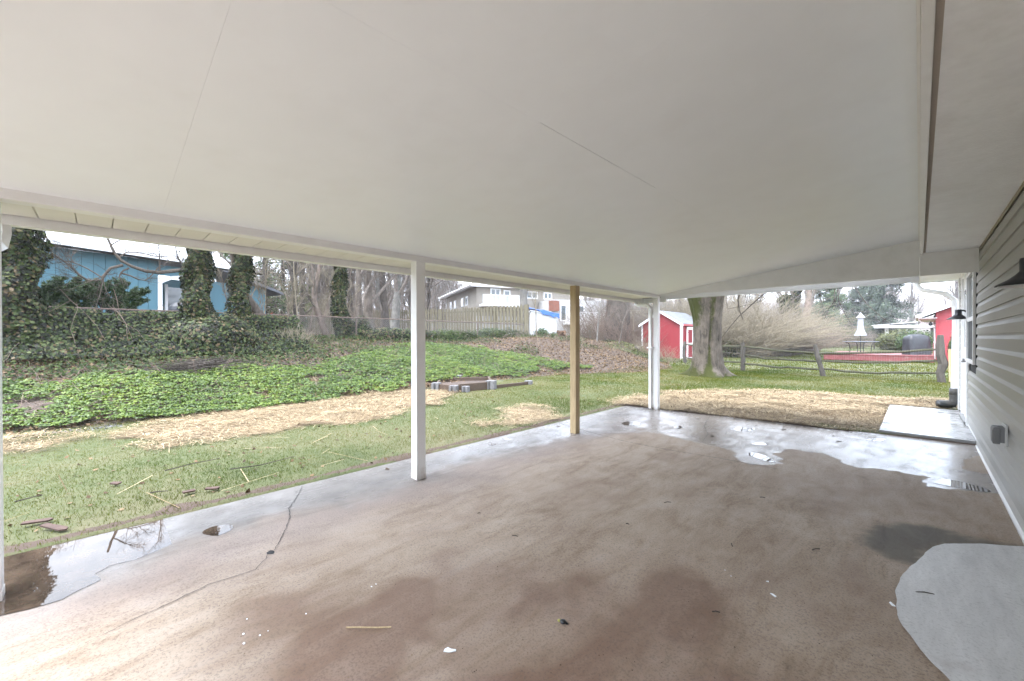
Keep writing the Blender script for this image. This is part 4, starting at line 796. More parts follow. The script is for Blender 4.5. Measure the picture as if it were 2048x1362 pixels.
# yew branches in front of the blue wall
def conifer_spray(label, px, py, X, sprays, name='yew_shrub', mt=CONIF, dens=1100, size=.085, cat='shrub'):
    p = atX(px, py, X); b_ = np.array([p[0], p[1], hz(p[0], p[1])]); r_ = empty(name, label, cat, tuple(b_)); bits = []; C = []; D = []
    for L in sprays:
        P = np.array([atX(a_, b2, X+dx) for a_, b2, dx in L])-b_; S = 7; t = np.linspace(0, 1, len(P)); tt = np.linspace(0, 1, S); Q = np.stack([np.interp(tt, t, P[:, i]) for i in range(3)], 1)[None]; R_ = (.022*np.linspace(1, .35, S))[None]
        a1, r1 = grow(Q, R_, 14, .34, .75, 5, .1, 1, .15, .18, .5, .005, g); a2, r2 = grow(a1, r1, 5, .18, .6, 4, .15, 1, .1, .15, .5, .003, g); bits += [tubes(Q, R_, 5), tubes(a1, r1, 3), tubes(a2, r2, 3)]
        for A in (a1, a2):
            n = dens*3 if A is a2 else dens; i_ = g.integers(0, len(A), n); tq = g.random(n)*(A.shape[1]-1); i0 = np.minimum(tq.astype(int), A.shape[1]-2); fr = (tq-i0)[:, None]; c_ = A[i_, i0]*(1-fr)+A[i_, i0+1]*fr
            C.append(c_+g.normal(0, .015, (n, 3))); D.append(g.normal(size=(n, 3))+np.array([0, 0, .8]))
    V, F_ = join(bits); link('branches', npmesh('branches', V, F_), BARKD, r_); leafobj('needles', np.concatenate(C), np.concatenate(D), size, mt, r_, g, .28); return r_
conifer_spray('dark green yew spreading branches before the blue wall', 205, 640, -15.9, [[(205, 650, 0), (204, 620, 0), (203, 590, 0), (206, 575, .1)], [(205, 640, 0), (185, 610, .1), (165, 585, .2), (160, 572, .2)], [(204, 625, 0), (180, 600, .3), (150, 590, .4), (135, 582, .4)], [(207, 640, 0), (235, 612, .2), (265, 598, .3), (300, 583, .4)], [(206, 635, 0), (225, 600, 0), (238, 585, 0), (240, 570, 0)], [(205, 620, 0), (190, 590, 0), (178, 575, -.1)], [(206, 645, 0), (250, 620, .3), (280, 605, .3)], [(203, 640, 0), (170, 618, .3), (145, 605, .3)]])
conifer_spray('dark green yew half hidden behind the ivy tree at left', 85, 640, -15.8, [[(85, 650, 0), (82, 610, 0), (84, 570, 0)], [(85, 640, 0), (105, 605, .1), (125, 590, .2)], [(86, 640, 0), (98, 590, .1), (110, 570, .2)], [(85, 640, 0), (60, 600, 0), (50, 575, 0)], [(90, 640, 0), (125, 615, .2), (135, 610, .2)]])
# thin saplings on the bank top
for i, (a_, b_, r_) in enumerate([((600, 672), (585, 500), .03), ((617, 672), (622, 500), .028), ((575, 670), (566, 520), .02), ((560, 672), (590, 580), .02), ((648, 665), (668, 560), .02), ((690, 660), (702, 540), .02), ((520, 670), (530, 520), .018), ((540, 668), (512, 540), .016), ((470, 668), (440, 540), .02), ((610, 668), (560, 560), .016), ((500, 668), (505, 560), .016), ((635, 672), (655, 560), .015)]):
    curvedtree(['thin bare sapling leaning over the chain link fence', 'slim bare sapling on the bank top'][i % 2], XP([a_, ((a_[0]*.6+b_[0]*.4)+g.normal(0, 5), a_[1]*.6+b_[1]*.4), b_], -15.4-.15*(i % 4)), r_, BARKP if i % 3 else BARKT, name='sapling', nb=6, ln=.9, group='thin bare saplings along the chain link fence', tw=BARKT)
s1 = curvedtree('slim bare sapling beside the end of the board fence', XP([(1076, 688), (1072, 660), (1072, 620), (1070, 600), (1074, 580)], -15.0), .045, BARKT, name='sapling', nb=5, ln=1.2, tw=BARKT)
curvedtree('forked sapling behind the wooden post', XP([(1192, 664), (1188, 640), (1182, 615), (1172, 607), (1168, 590)], -13.5), .03, BARKP, name='sapling', nb=6, ln=1.1)
curvedtree('thin ivy laced sapling left of the big vine trunk', XP([(1194, 682), (1196, 650), (1200, 620), (1203, 595)], -13.2), .05, BARKG, name='sapling', nb=6, ln=1.1)
curvedtree('dark crooked sapling before the big vine trunk', XP([(1238, 688), (1244, 660), (1246, 640), (1258, 618), (1262, 600)], -12.2), .045, BARKD, name='sapling', nb=6, ln=1.2)
curvedtree('thin grey sapling between the vine trunk and the red shed', XP([(1266, 672), (1268, 640), (1262, 615), (1256, 590)], -13.0), .035, BARKT, name='sapling', nb=6, ln=1.1)
# grass tuft, dry stalks on the bank
n = 260; p = atX(590, 690, -13.8); Q = np.zeros((n, 5, 3)); a = g.normal(0, .45, n); L = g.uniform(.25, .7, n)
for k in range(5): Q[:, k] = np.stack([p[0]+g.normal(0, .12, n)*0+np.sin(a)*L*(k/4)*.3, p[1]+(g.random(n) if k < 0 else 0)+np.sin(a)*L*(k/4), hz(p[0], p[1])+L*np.cos(a)*(k/4)], 1)
Q += g.normal(0, .12, (n, 1, 3))*np.array([1, 1.4, 0]); V, F_ = tubes(Q, np.full((n, 5), .004), 3); o_ = link('dry_grass_tuft', npmesh('dry_grass_tuft', V, F_), BARKT); tag(o_, 'tuft of dry tan stalks on the brown bank below the chain link fence', 'dry plant')

# ------------------------------------------------------------------ wooden board fence running away behind the bank
bf = empty('board_fence', 'weathered wooden shadowbox fence with notched picket tops behind the bank', 'fence', (-16.0, 17.4, 1.2))
A_ = np.array([-16.0, 17.45]); B_ = np.array([-31., 15.6]); Lf = np.linalg.norm(B_-A_); u_ = (B_-A_)/Lf; nn_ = np.array([u_[1], -u_[0]]); 
if nn_[1] > 0: nn_ = -nn_
def bpos(s, off): q = A_+u_*s+nn_*off; return q
pk = MB(); wv = .145/2; hh = 1.88
pk.prism([(-wv, 0), (wv, 0), (wv, hh-.10), (wv-.03, hh-.06), (wv-.03, hh-.03), (wv-.045, hh), (-wv+.045, hh), (-wv+.03, hh-.03), (-wv+.03, hh-.06), (-wv, hh-.10)], 'y', -.009, .009); pkm = pk.mesh('picket'); pkm.materials.append(PICKET)
ang = math.atan2(u_[1], u_[0]); k = 0; s = .12
while s < Lf:
    for off, ds_ in ((.045, 0), (-.045, .13)):
        q = bpos(s+ds_, off); ob = bpy.data.objects.new('picket', pkm); COL.objects.link(ob); ob.parent = bf
        ob.location = (q[0]+16.0, q[1]-17.4, float(hz(q[0], q[1]))-1.2+.02+g.normal(0, .006)); ob.rotation_euler = (0, g.normal(0, .006), ang+g.normal(0, .02))
    s += .262
s = 0; pq = []
while s < Lf+.1:
    q = bpos(s, 0); zz = float(hz(q[0], q[1])); b_ = MB().box(-.05, .05, -.05, .05, 0, 1.95).build('fence_post', PICKET, bf); b_.location = (q[0]+16.0, q[1]-17.4, zz-1.25); pq.append((q[0], q[1], zz)); s += 2.44
for (p0, p1) in zip(pq[:-1], pq[1:]):
    for hgt in (.28, .95, 1.62): MB().bar((p0[0]+16.0, p0[1]-17.4, p0[2]-1.2+hgt), (p1[0]+16.0, p1[1]-17.4, p1[2]-1.2+hgt), .04, .09).build('fence_rail', PICKET, bf)
# ------------------------------------------------------------------ raised beds
bedz = 0.03
rb = empty('raised_bed', 'old timber raised bed with grey concrete corner blocks at the bank foot', 'raised bed', (-8.9, 7.5, 0))
def rl(o): o.location = (8.9, -7.5, 0); return o
b0 = atZ(873, 783, 0.02); b1 = atZ(908, 787, 0.02); b2 = atZ(982, 780, .03); b3 = atZ(1057, 771, .04)
def blk(p, s=.20, h=.26, nm='corner_block'):
    m_ = MB(); m_.prism([(-s/2, -s/2), (-.03, -s/2), (-.03, -s/2+.05), (.03, -s/2+.05), (.03, -s/2), (s/2, -s/2), (s/2, s/2), (-s/2, s/2)], 'z', 0, h); ob = m_.build(nm, BLOCK, rb, bevel=.008); ob.location = (p[0]+8.9, p[1]-7.5, -.02); ob.rotation_euler[2] = .5; return ob
nb0 = np.array(b0); blk(b0, .2, .27); blk(b1, .2, .24); blk(b1+np.array([.19, .22, 0]), .16, .22); blk(b2, .24, .30); blk(b3, .2, .20); blk(b0+np.array([-1.0, 1.5, 0]), .2, .3)
def plank(a_, b_, h, z=0., nm='plank', t_=.05, mt=TIMBER): a_ = np.array(a_)[:2]; b_ = np.array(b_)[:2]; return rl(MB().bar((a_[0], a_[1], z+h/2), (b_[0], b_[1], z+h/2), t_, h).build(nm, mt, rb, bevel=.006))
plank(b1+np.array([.06, .1, 0]), b2, .25); plank(b2+np.array([0, .1, 0]), b3, .15); plank(b0, b1, .22); back = np.array([-1.1, .9, 0]); plank(b0+back, b2+back*1.0, .24); plank(b0, b0+back, .22); plank(b2, b2+back, .26)
sm_ = MB(); sm_.prism([tuple(b0[:2]), tuple(b1[:2]), tuple(b2[:2]), tuple((b2+back)[:2]), tuple((b0+back)[:2])], 'z', .0, .14); rl(sm_.build('bed_soil', mat('dark_soil', (.06, .04, .03), .95, .3, 20, .6, bdist=.02), rb))
# stones and plastic scraps along the edge of the ground cover
q = atZ(140, 852, 0); n = 130; y = g.uniform(-.9, .3, n); x = footX(y)+.42+g.normal(0, .07, n); C = np.stack([x, y, hz(x, y)+.02], 1)
leafobj('white_gravel', C, g.normal(size=(n, 3))+np.array([0, 0, 1]), .04, BLOCK, kind='stuff', g=g, label='scatter of pale bits along the lawn edge')
q = atZ(780, 781, 0); n = 160; C = np.stack([q[0]+g.normal(0, .12, n), q[1]+g.normal(0, .2, n), 0*np.zeros(n)], 1); C[:, 2] = hz(C[:, 0], C[:, 1])+.03+.05*g.random(n); o_ = leafobj('pale_rubble_heap', C, g.normal(size=(n, 3))+np.array([0, 0, 1]), .08, BLOCK, None, g); tag(o_, 'little heap of pale rubble on the straw by the middle post', 'rubble')

# ------------------------------------------------------------------ big shade tree with flared mossy foot
bt = atZ(1413, 752, .05); bt = np.array([bt[0], bt[1], float(hz(bt[0], bt[1]))])
root = empty('mossy_shade_tree', 'big mossy tree with flared roots between the patio and the split rail fence', 'tree', tuple(bt))
S = 90; K = 72; zz = np.concatenate([np.linspace(-.1, .6, 36), np.linspace(.62, 3.0, 40), np.linspace(3.1, 6.5, 14)]); th = np.arange(K)*2*np.pi/K
Rr_ = np.interp(zz, [-.1, .1, .35, .8, 1.4, 1.9, 2.3, 2.75, 3.2, 4.5, 6.5], [.60, .56, .50, .465, .44, .45, .50, .60, .66, .5, .3]); cx = np.interp(zz, [0, 1, 2, 3, 6.5], [0, 0, .02, -.02, -.4])
T2, Z2 = np.meshgrid(th, zz); R2 = Rr_[:, None]*(1+.055*np.sin(3*T2+Z2*.8+1)+.04*np.sin(5*T2-Z2*.6)+.02*np.sin(11*T2+2*Z2))
flare = np.exp(-np.maximum(Z2, 0)/.17)*(.10+.62*np.clip(np.cos(2.5*(T2)-1.2), 0, 1)**2.2+.30*np.clip(np.cos(3.5*T2+.8), 0, 1)**3); R2 = R2+flare*.62
R2 += (vnoise(T2*6, Z2*2.2, 1.0, 4)-.5)*.035+(fbm(T2*9, Z2*2.5, 1.6, 14)-.5)*.05
crease = np.exp(-((T2-5.15-Z2*.12)/.09)**2)*.07*(Z2 > 0); R2 -= crease
V = np.stack([cx[:, None]+R2*np.cos(T2)*1.0, R2*np.sin(T2), Z2], -1); I = np.arange(len(zz)*K).reshape(len(zz), K); F_ = np.stack([I[:-1], np.roll(I[:-1], -1, 1), np.roll(I[1:], -1, 1), I[1:]], -1).reshape(-1, 4)
moss = np.clip(.62*np.exp(-np.maximum(Z2, 0)/.32)+.35*np.clip(np.cos(T2-3.9), 0, 1)**2+.42*sstep(1.3, 2.3, Z2)*np.clip(np.cos(T2-4.1), 0, 1)+.5*np.exp(-((T2-5.15-Z2*.12)/.22)**2), 0, 1)
link('trunk', npmesh('trunk', V, F_, smooth=True, att={'moss': moss.ravel()}), BARKM, root)
LT = np.array([[[cx[-14]*0+.15*np.cos(a_), .15*np.sin(a_), 3.0]]*6 for a_ in (0.3, 1.8, 3.4, 5.0)], float); LR = np.tile(np.linspace(.30, .12, 6), (4, 1))
for i, a_ in enumerate((.3, 1.8, 3.4, 5.0)):
    for k in range(6): LT[i, k] = [np.cos(a_)*(.15+k*.62), np.sin(a_)*(.15+k*.62), 2.9+k*.75]
a1, r1 = grow(LT, LR, 6, 3.2, .8, 7, .2, 1, .12, .2, .5, .03, g); a2, r2 = grow(a1, r1, 6, 1.8, .8, 6, .2, 1, -.02, .22, .5, .012, g); a3, r3 = grow(a2, r2, 4, 1.0, .8, 5, .2, 1, -.05, .25, .5, .006, g)
V, F_ = join([tubes(LT, LR, 8), tubes(a1, r1, 6), tubes(a2, r2, 4), tubes(a3, r3, 3)]); link('branches', npmesh('branches', V, F_, smooth=True), TWIG, root)
# low hanging twigs at the right of the tree (they hang in view under the beam)
def hang(L, Y, r): 
    P = np.array([atY(a_, b_, Y) for a_, b_ in L])-bt; S_ = 9; t = np.linspace(0, 1, len(P)); tt = np.linspace(0, 1, S_); Q = np.stack([np.interp(tt, t, P[:, i]) for i in range(3)], 1)[None]; R_ = (r*np.linspace(1, .3, S_))[None]
    a1, r1 = grow(Q, R_, 5, .5, .6, 5, .2, 1, -.2, .2, .4, .003, g); V, F_ = join([tubes(Q, R_, 5), tubes(a1, r1, 3)]); return (V, F_)
bits = [hang([(1668, 540), (1670, 600), (1655, 622), (1648, 640)], 15.5, .012), hang([(1676, 540), (1676, 600), (1690, 628), (1704, 650)], 15.3, .012), hang([(1690, 545), (1712, 578), (1735, 610), (1770, 640), (1790, 655)], 14.5, .014), hang([(1630, 545), (1640, 590), (1648, 625)], 15.6, .009), hang([(1640, 530), (1565, 560), (1530, 585), (1500, 612), (1470, 640), (1440, 680)], 20, .04),
        hang([(1690, 550), (1676, 575), (1672, 600)], 15.2, .008), hang([(1575, 560), (1548, 582), (1520, 605), (1455, 618)], 19, .02), hang([(1500, 560), (1494, 600), (1488, 618)], 18, .012), hang([(1455, 555), (1452, 600), (1456, 620)], 16.5, .012), hang([(1790, 545), (1800, 580), (1815, 600)], 14.2, .006)]
V, F_ = join(bits); link('hanging_twigs', npmesh('hanging_twigs', V, F_), BARKD, root, kind='stuff')
# ------------------------------------------------------------------ red garden shed
shx, shy = -9.95, 24.3; shz = float(hz(shx, shy))-.02
rs = empty('red_shed', 'red gabled garden shed with white corner trim and grey roof', 'shed', (shx, shy, shz))
W_, D_, H_ = 2.55, 3.5, 2.16; RZ_ = 2.93; xm = -W_/2
gw = MB(); gw.prism([(0, 0), (-W_, 0), (-W_, H_), (xm, RZ_-.06), (0, H_)], 'y', 0, .04); gw.build('gable_wall', REDW, rs)
box('gable_seam', mat('dark_red_joint', (.2, .02, .03), .7), rs, -W_+.1, -.1, -.006, -.001, H_-.02, H_-.005)
gw = MB(); gw.prism([(0, 0), (-W_, 0), (-W_, H_), (xm, RZ_-.06), (0, H_)], 'y', D_, D_+.04); gw.build('gable_wall', REDW, rs)
box('side_wall', REDW, rs, -.04, 0, .041, D_-.001, 0, H_); box('side_wall', REDW, rs, -W_, -W_+.04, .041, D_-.001, 0, H_)
for k in range(1, 9):
    box('batten', REDW, rs, .0005, .018, .12+k*.36, .15+k*.36, 0, H_-.02) if k*.36 < 1.0 or k*.36 > 2.5 else None
box('corner_trim', W_TRIM, rs, -.10, .012, -.022, -.001, 0, H_-.03); box('corner_trim', W_TRIM, rs, .001, .022, -.022, .09, 0, H_-.03); box('corner_trim', W_TRIM, rs, -W_-.012, -W_+.09, -.022, -.001, 0, H_-.03)
for s_, x0 in ((1, .12), (-1, -W_-.12)):
    y0 = -.14; m_ = MB(); zt = lambda x: RZ_+.03-(abs(x-xm))*(RZ_-H_)/(W_/2)
    m_.prism([(x0, zt(x0)), (xm, zt(xm)), (xm, zt(xm)+.05), (x0, zt(x0)+.05)], 'y', y0+.02, D_+.14); m_.build('roof', SHING, rs)
    m_ = MB(); m_.prism([(x0, zt(x0)-.10), (xm, zt(xm)-.10), (xm, zt(xm)+.035), (x0, zt(x0)+.035)], 'y', y0-.02, y0+.019); m_.build('rake_trim', W_TRIM, rs)
    for r_ in range(8):
        t0 = r_/8; xa = x0+(xm-x0)*t0; xb = x0+(xm-x0)*(t0+.13); m_ = MB(); m_.prism([(xa, zt(xa)+.053), (xb, zt(xb)+.053), (xb, zt(xb)+.056), (xa, zt(xa)+.066)], 'y', y0+.01, D_+.15); m_.build('shingle_course', SHING, rs)
box('eave_trim', mat('pinkish_red_trim', (.45, .10, .11), .6, .1), rs, .10, .125, -.12, D_+.14, H_-.10, H_-.01)
d_ = empty('door', None, None); d_.parent = rs
for y0, y1 in ((.75, 1.55), (1.56, 2.36)):
    box('leaf', REDW, d_, .004, .03, y0, y1, .08, 1.92); 
    for a_ in ((y0, y0+.07, .08, 1.92), (y1-.07, y1, .08, 1.92)): box('stile', W_TRIM, d_, .031, .045, *a_)
    for a_ in ((y0+.07, y1-.07, 1.84, 1.92), (y0+.07, y1-.07, .95, 1.03), (y0+.07, y1-.07, .08, .16)): box('rail', W_TRIM, d_, .031, .045, *a_)
    box('hinge', BLACK, d_, .046, .05, (y0 if y0 < 1 else y1-.10)-.0, (y0 if y0 < 1 else y1-.1)+.10, 1.65, 1.69); box('hinge', BLACK, d_, .046, .05, (y0 if y0 < 1 else y1-.1), (y0 if y0 < 1 else y1-.1)+.10, .3, .34)
box('casing', W_TRIM, d_, .0, .04, .67, .749, .04, 2.0); box('casing', W_TRIM, d_, .0, .04, 2.361, 2.44, .04, 2.0); box('casing', W_TRIM, d_, .0, .042, .67, 2.44, 1.921, 2.0)
# ------------------------------------------------------------------ split rail fence
sr = empty('split_rail_fence', 'weathered split rail fence with wire netting crossing the back lawn', 'fence', (-3, 19, 0))
def slc(o): o.location = (3, -19, 0); return o
Pp = [(-8.3, 20.6), tuple(atZ(1486, 742, .05)[:2]), tuple(atZ(1652, 753, .05)[:2]), tuple(atZ(1885, 766, .05)[:2])]
tops = [(0, 0), (0, 0), (-.32, .0), (-.06, 0)]
def wobblebar(a_, b_, r, k=6, n=9, nm='rail', mt=OLDWOOD, parent=None, seed=0):
    gg = np.random.default_rng(seed); a_ = np.array(a_); b_ = np.array(b_); t = np.linspace(0, 1, n)[:, None]; P = a_+(b_-a_)*t+gg.normal(0, .014, (n, 3)); P[:, 2] -= .04*np.sin(np.linspace(0, np.pi, n)); R_ = r*gg.uniform(.82, 1.15, n); R_[0] *= .6; R_[-1] *= .6
    m_ = MB(); m_.tube([tuple(p) for p in P], list(R_), k); return m_.build(nm, mt, parent)
for i, (p, tp) in enumerate(zip(Pp, tops)):
    h_ = [1.15, 1.16, 1.10, 1.42][i]; zz_ = float(hz(*p)); b_ = wobblebar((p[0], p[1], zz_-.2), (p[0]+tp[0], p[1]+tp[1], zz_+h_), .075 if i < 3 else .105, 6, 7, 'fence_post', GREYPOST, sr, i); slc(b_)
hs = [(.42, .75, 1.02)]*3+[(.26, .62, .93)]*3
for i in range(3):
    for j in range(3):
        a_ = Pp[i]; b_ = Pp[i+1]; za = float(hz(*a_))+[.35, .68, 1.0][j]; zb_ = float(hz(*b_))+[.35, .68, 1.0][j]
        if i == 1: za = float(hz(*a_))+[.30, .64, 1.00][j]; zb_ = float(hz(*b_))+[.26, .52, .80][j]
        if i == 2: za = float(hz(*b_))+[.24, .52, .80][j]; zb_ = float(hz(*b_))+[.28, .66, 1.0][j]
        if i == 0 and j == 1: continue
        slc(wobblebar((a_[0]+tops[i][0]*za/1.1, a_[1], za), (b_[0]+tops[i+1][0]*zb_/1.1, b_[1], zb_), .038, 6, 11, 'rail', OLDWOOD, sr, 50+i*3+j))
Ls = []
for i in range(0, 3):
    a_ = np.array(Pp[i]); b_ = np.array(Pp[i+1]); Lq = np.linalg.norm(b_-a_); 
    for k in range(int(Lq/.06)): q = a_+(b_-a_)*k*.06/Lq; zq = float(hz(*q)); Ls.append([(q[0], q[1]-.07, zq), (q[0], q[1]-.07, zq+.5), (q[0], q[1]-.07, zq+.98)])
    for k in range(10): z_ = .02+k*.1; Ls.append([(a_[0], a_[1]-.07, z_+.06), ((a_[0]+b_[0])/2, (a_[1]+b_[1])/2-.07, z_+.06), (b_[0], b_[1]-.07, z_+.06)])
V, F_ = tubes(np.array(Ls, float), np.full((len(Ls), 3), .0012), 3); slc(link('wire_netting', npmesh('wire_netting', V, F_), GALV, sr, kind='stuff'))
# dark debris on top of the end post and climbing stake
p = Pp[-1]; MB().bar((p[0]+.16, p[1], .1), (p[0]+.14, p[1]-.02, 1.05), .06, .10).build('split_side_piece', WOODPT, sr).location = (3, -19, 0)
# ------------------------------------------------------------------ red neighbour house, deck, furniture
HX, HY = .72, 33.8
gz_ = float(hz(0, 33))
rh = empty('red_house', 'red lap sided house with white rake trim beyond the split rail fence', 'house', (HX, HY, gz_))
m_ = MB(); nl_ = 26; lh = .105
v = []; f = []
def lapwall(m_, x0, x1, y, zt, face):
    k = 0; z = 0
    while z < zt(x0, x1)[2]:
        z2 = z+lh
        # clip the course against the rake
        xa, xb = zt(x0, x1)[0](z2), zt(x0, x1)[1](z2)
        if xb-xa > .05: m_.add([(xa, y-.022, z), (xb, y-.022, z), (xb, y-.004, z2), (xa, y-.004, z2), (xa, y, z), (xb, y, z)], [(0, 1, 2, 3), (4, 5, 1, 0)])
        z = z2
EH = 2.78; RS = .47; WX = 9.
def cl0(z): return max(0, (z-EH)/RS) if z > EH else 0
lapwall(m_, 0, WX, 0, lambda a_, b_: (lambda z: cl0(z), lambda z: WX-cl0(z), EH+RS*WX/2), 0); m_.build('lap_wall', REDV, rh)
m_ = MB(); z = 0
while z < EH: m_.add([(-.022, 0, z), (-.022, 8, z), (-.004, 8, z+lh), (-.004, 0, z+lh), (0, 0, z), (0, 8, z)], [(0, 3, 2, 1), (4, 0, 1, 5)]); z += lh
m_.build('lap_wall', REDV, rh)
m_ = MB(); m_.prism([(.01, 0), (WX, 0), (WX, EH), (WX/2, EH+RS*WX/2), (.01, EH)], 'y', .01, 8); m_.build('wall_core', REDV, rh)
box('corner_trim', REDV, rh, -.045, .08, -.045, -.023, 0, EH); box('corner_trim', REDV, rh, -.045, -.023, -.022, .10, 0, EH)
m_ = MB(); x0 = -.75; zr = lambda x: EH+.0+RS*x+.18
m_.prism([(x0, zr(x0)), (WX/2, zr(WX/2)), (WX/2, zr(WX/2)+.06), (x0, zr(x0)+.06)], 'y', -.45, 8.3); m_.prism([(WX-x0, zr(x0)), (WX/2, zr(WX/2)), (WX/2, zr(WX/2)+.06), (WX-x0, zr(x0)+.06)], 'y', -.45, 8.3); m_.build('roof', SHINGD, rh)
m_ = MB(); m_.prism([(x0, zr(x0)-.16), (WX/2, zr(WX/2)-.16), (WX/2, zr(WX/2)+.03), (x0, zr(x0)+.03)], 'y', -.475, -.451); m_.build('rake_trim', W_TRIM, rh)
box('eave_fascia', W_TRIM, rh, x0-.02, x0-.001, -.47, 8.3, zr(x0)-.16, zr(x0)+.04); box('gutter', W_TRIM, rh, x0-.12, x0-.021, -.47, 8.3, zr(x0)-.10, zr(x0)+.03)
box('soffit', W_SOFF, rh, x0, -.0, -.45, 8.3, zr(x0)-.165, zr(x0)-.150)
for y0 in (.45, 1.9, 3.8):
    w_ = empty('window' if y0 > 1 else 'glass_door', None, None); w_.parent = rh; lo = .1 if y0 < 1 else 1.0
    box('frame', W_TRIM, w_, -.06, -.023, y0, y0+1.0, lo, 2.15); box('pane', GLASS, w_, -.065, -.061, y0+.09, y0+.91, lo+.1, 2.05)
MB().tube([(x0+.0, .3, zr(x0)-.2), (x0+.1, .3, zr(x0)-.36), (-.1, .3, zr(x0)-.5), (-.07, .3, zr(x0)-.7), (-.07, .3, .1)], .035, 6).build('downspout_pipe', W_TRIM, rh)
MB().lathe([(0, 0), (.07, .02), (.09, .10), (.06, .2), (.02, .26), (0, .27)], (-.25, .15, 2.0), 12).build('hanging_lantern', BLACK, rh, smooth=True)
# deck
DX0, DX1, DY0, DY1, DZ = -3.95, .66, 30.2, 36.5, .40
dk = empty('red_deck', 'low red painted deck in front of the red house', 'deck', (DX0, DY0, gz_))
nb_ = int((DX1-DX0)/.15); bm_ = MB().box(0, .138, -.03, DY1-DY0, DZ-.035, DZ).mesh('deck_board'); bm_.materials.append(REDDECK)
for k in range(nb_): ob = bpy.data.objects.new('deck_board', bm_); COL.objects.link(ob); ob.parent = dk; ob.location = (k*.15, 0, g.normal(0, .002))
box('rim_board', REDDECK, dk, -.02, nb_*.15, .0, .04, .06, DZ-.036); box('rim_board', REDDECK, dk, -.045, -.021, -.02, DY1-DY0, .05, DZ-.036)
for k in range(4): box('leg', REDDECK, dk, .3+k*1.3, .4+k*1.3, .3, .4, -.05, .1)
dz = gz_+DZ
# grill under black cover
gc = atD(1833, 700, 22.6); gr = empty('covered_grill', 'barbecue grill under a black cover on the red deck', 'grill', (gc[0], gc[1], dz)); n = 26; th = np.arange(n)*2*np.pi/n; V = []; zz_ = [0, .12, .35, .6, .82, .98, 1.08, 1.13]; rw = [.58, .57, .56, .55, .54, .50, .36, .0]; rd = [.34, .33, .32, .31, .29, .25, .16, .0]
for z, a_, b_ in zip(zz_, rw, rd):
    for t_ in th: c_, s_ = math.cos(t_), math.sin(t_); q = .35; x = a_*math.copysign(abs(c_)**q, c_); y = b_*math.copysign(abs(s_)**q, s_); k_ = 1+.04*math.sin(9*t_+z*3)+.03*math.sin(5*t_-z*6); V.append((x*k_, y*k_, z+.015*math.sin(4*t_)))
F_ = [(i*n+j, i*n+(j+1) % n, (i+1)*n+(j+1) % n, (i+1)*n+j) for i in range(len(zz_)-1) for j in range(n)]; m_ = MB(); m_.add(V, F_); m_.build('cover', mat('black_grill_cover', (.02, .021, .026), .45, .2, 5, .4, bdist=.02), gr, smooth=True); gr.rotation_euler[2] = .75
box('caster', BLACK, gr, -.5, -.42, -.1, .1, 0, .05)
# table with closed umbrella
tcn = atY(1721, 690, 32.0); tb = empty('patio_table', 'dark metal patio table with curved legs on the red deck', 'table', (tcn[0], tcn[1], dz)); tb.rotation_euler[2] = .78
box('tabletop', mat('pale_table_glass', (.30, .34, .38), .15, .1), tb, -.72, .72, -.45, .45, .70, .72)
m_ = MB(); 
for a_ in ((-.72, .72, -.45, -.41), (-.72, .72, .41, .45), (-.72, -.68, -.41, .41), (.68, .72, -.41, .41)): m_.box(*a_, .68, .70)
m_.build('rim', BLACK, tb)
for sx in (-1, 1):
    for sy in (-1, 1): MB().tube([(sx*.62, sy*.36, .68), (sx*.48, sy*.3, .62), (sx*.42, sy*.28, .48), (sx*.40, sy*.27, .2), (sx*.42, sy*.28, 0)], .022, 6).build('leg', BLACK, tb)
MB().bar((-.40, 0, .32), (.40, 0, .32), .02, .02).build('stretcher', BLACK, tb)
ub = empty('closed_umbrella', 'closed white patio umbrella standing through the table', 'umbrella', (tcn[0], tcn[1], dz))
MB().tube([(0, 0, .02), (0, 0, 2.0)], .02, 8).build('pole', BLACK, ub); MB().lathe([(0, 0), (.22, .0), (.22, .03), (.05, .06), (.03, .15)], (0, 0, 0), 16).build('base', BLACK, ub)
V = []; K = 24; pz = [1.05, 1.08, 1.25, 1.4, 1.6, 1.9, 2.1, 2.12, 2.14, 2.3, 2.45]; prr = [.25, .26, .20, .15, .13, .12, .115, .19, .18, .08, .01]
for z, r_ in zip(pz, prr):
    for j in range(K): a_ = 2*math.pi*j/K; k_ = 1+.14*math.cos(8*a_); V.append((r_*k_*math.cos(a_), r_*k_*math.sin(a_), z))
m_ = MB(); m_.add(V, [(i*K+j, i*K+(j+1) % K, (i+1)*K+(j+1) % K, (i+1)*K+j) for i in range(len(pz)-1) for j in range(K)]); m_.build('canopy', UMB, ub)
# white patio cover far behind
pcv = atY(1773, 690, 62); zc_ = float(hz(pcv[0], pcv[1])); pc = empty('white_patio_cover', 'white flat patio cover on posts behind the covered grill', 'patio cover', (pcv[0], pcv[1], zc_))
hT = atY(1773, 656, 62)[2]-zc_; box('roof', W_TRIM, pc, -1.0, 7, -1, 5, hT, hT+.25); m_ = MB(); m_.prism([(-1.2, hT+.25), (7, hT+.95), (7, hT+1.0), (-1.2, hT+.3)], 'y', -1, 5); m_.build('roof_slope', W_TRIM, pc); box('post', W_TRIM, pc, -.15, .15, -.15, .15, 0, hT); box('post', W_TRIM, pc, 5.6, 5.9, -.1, .15, 0, hT); box('back_wall', WSIDE, pc, 3.5, 7, 4.8, 5, 0, hT)
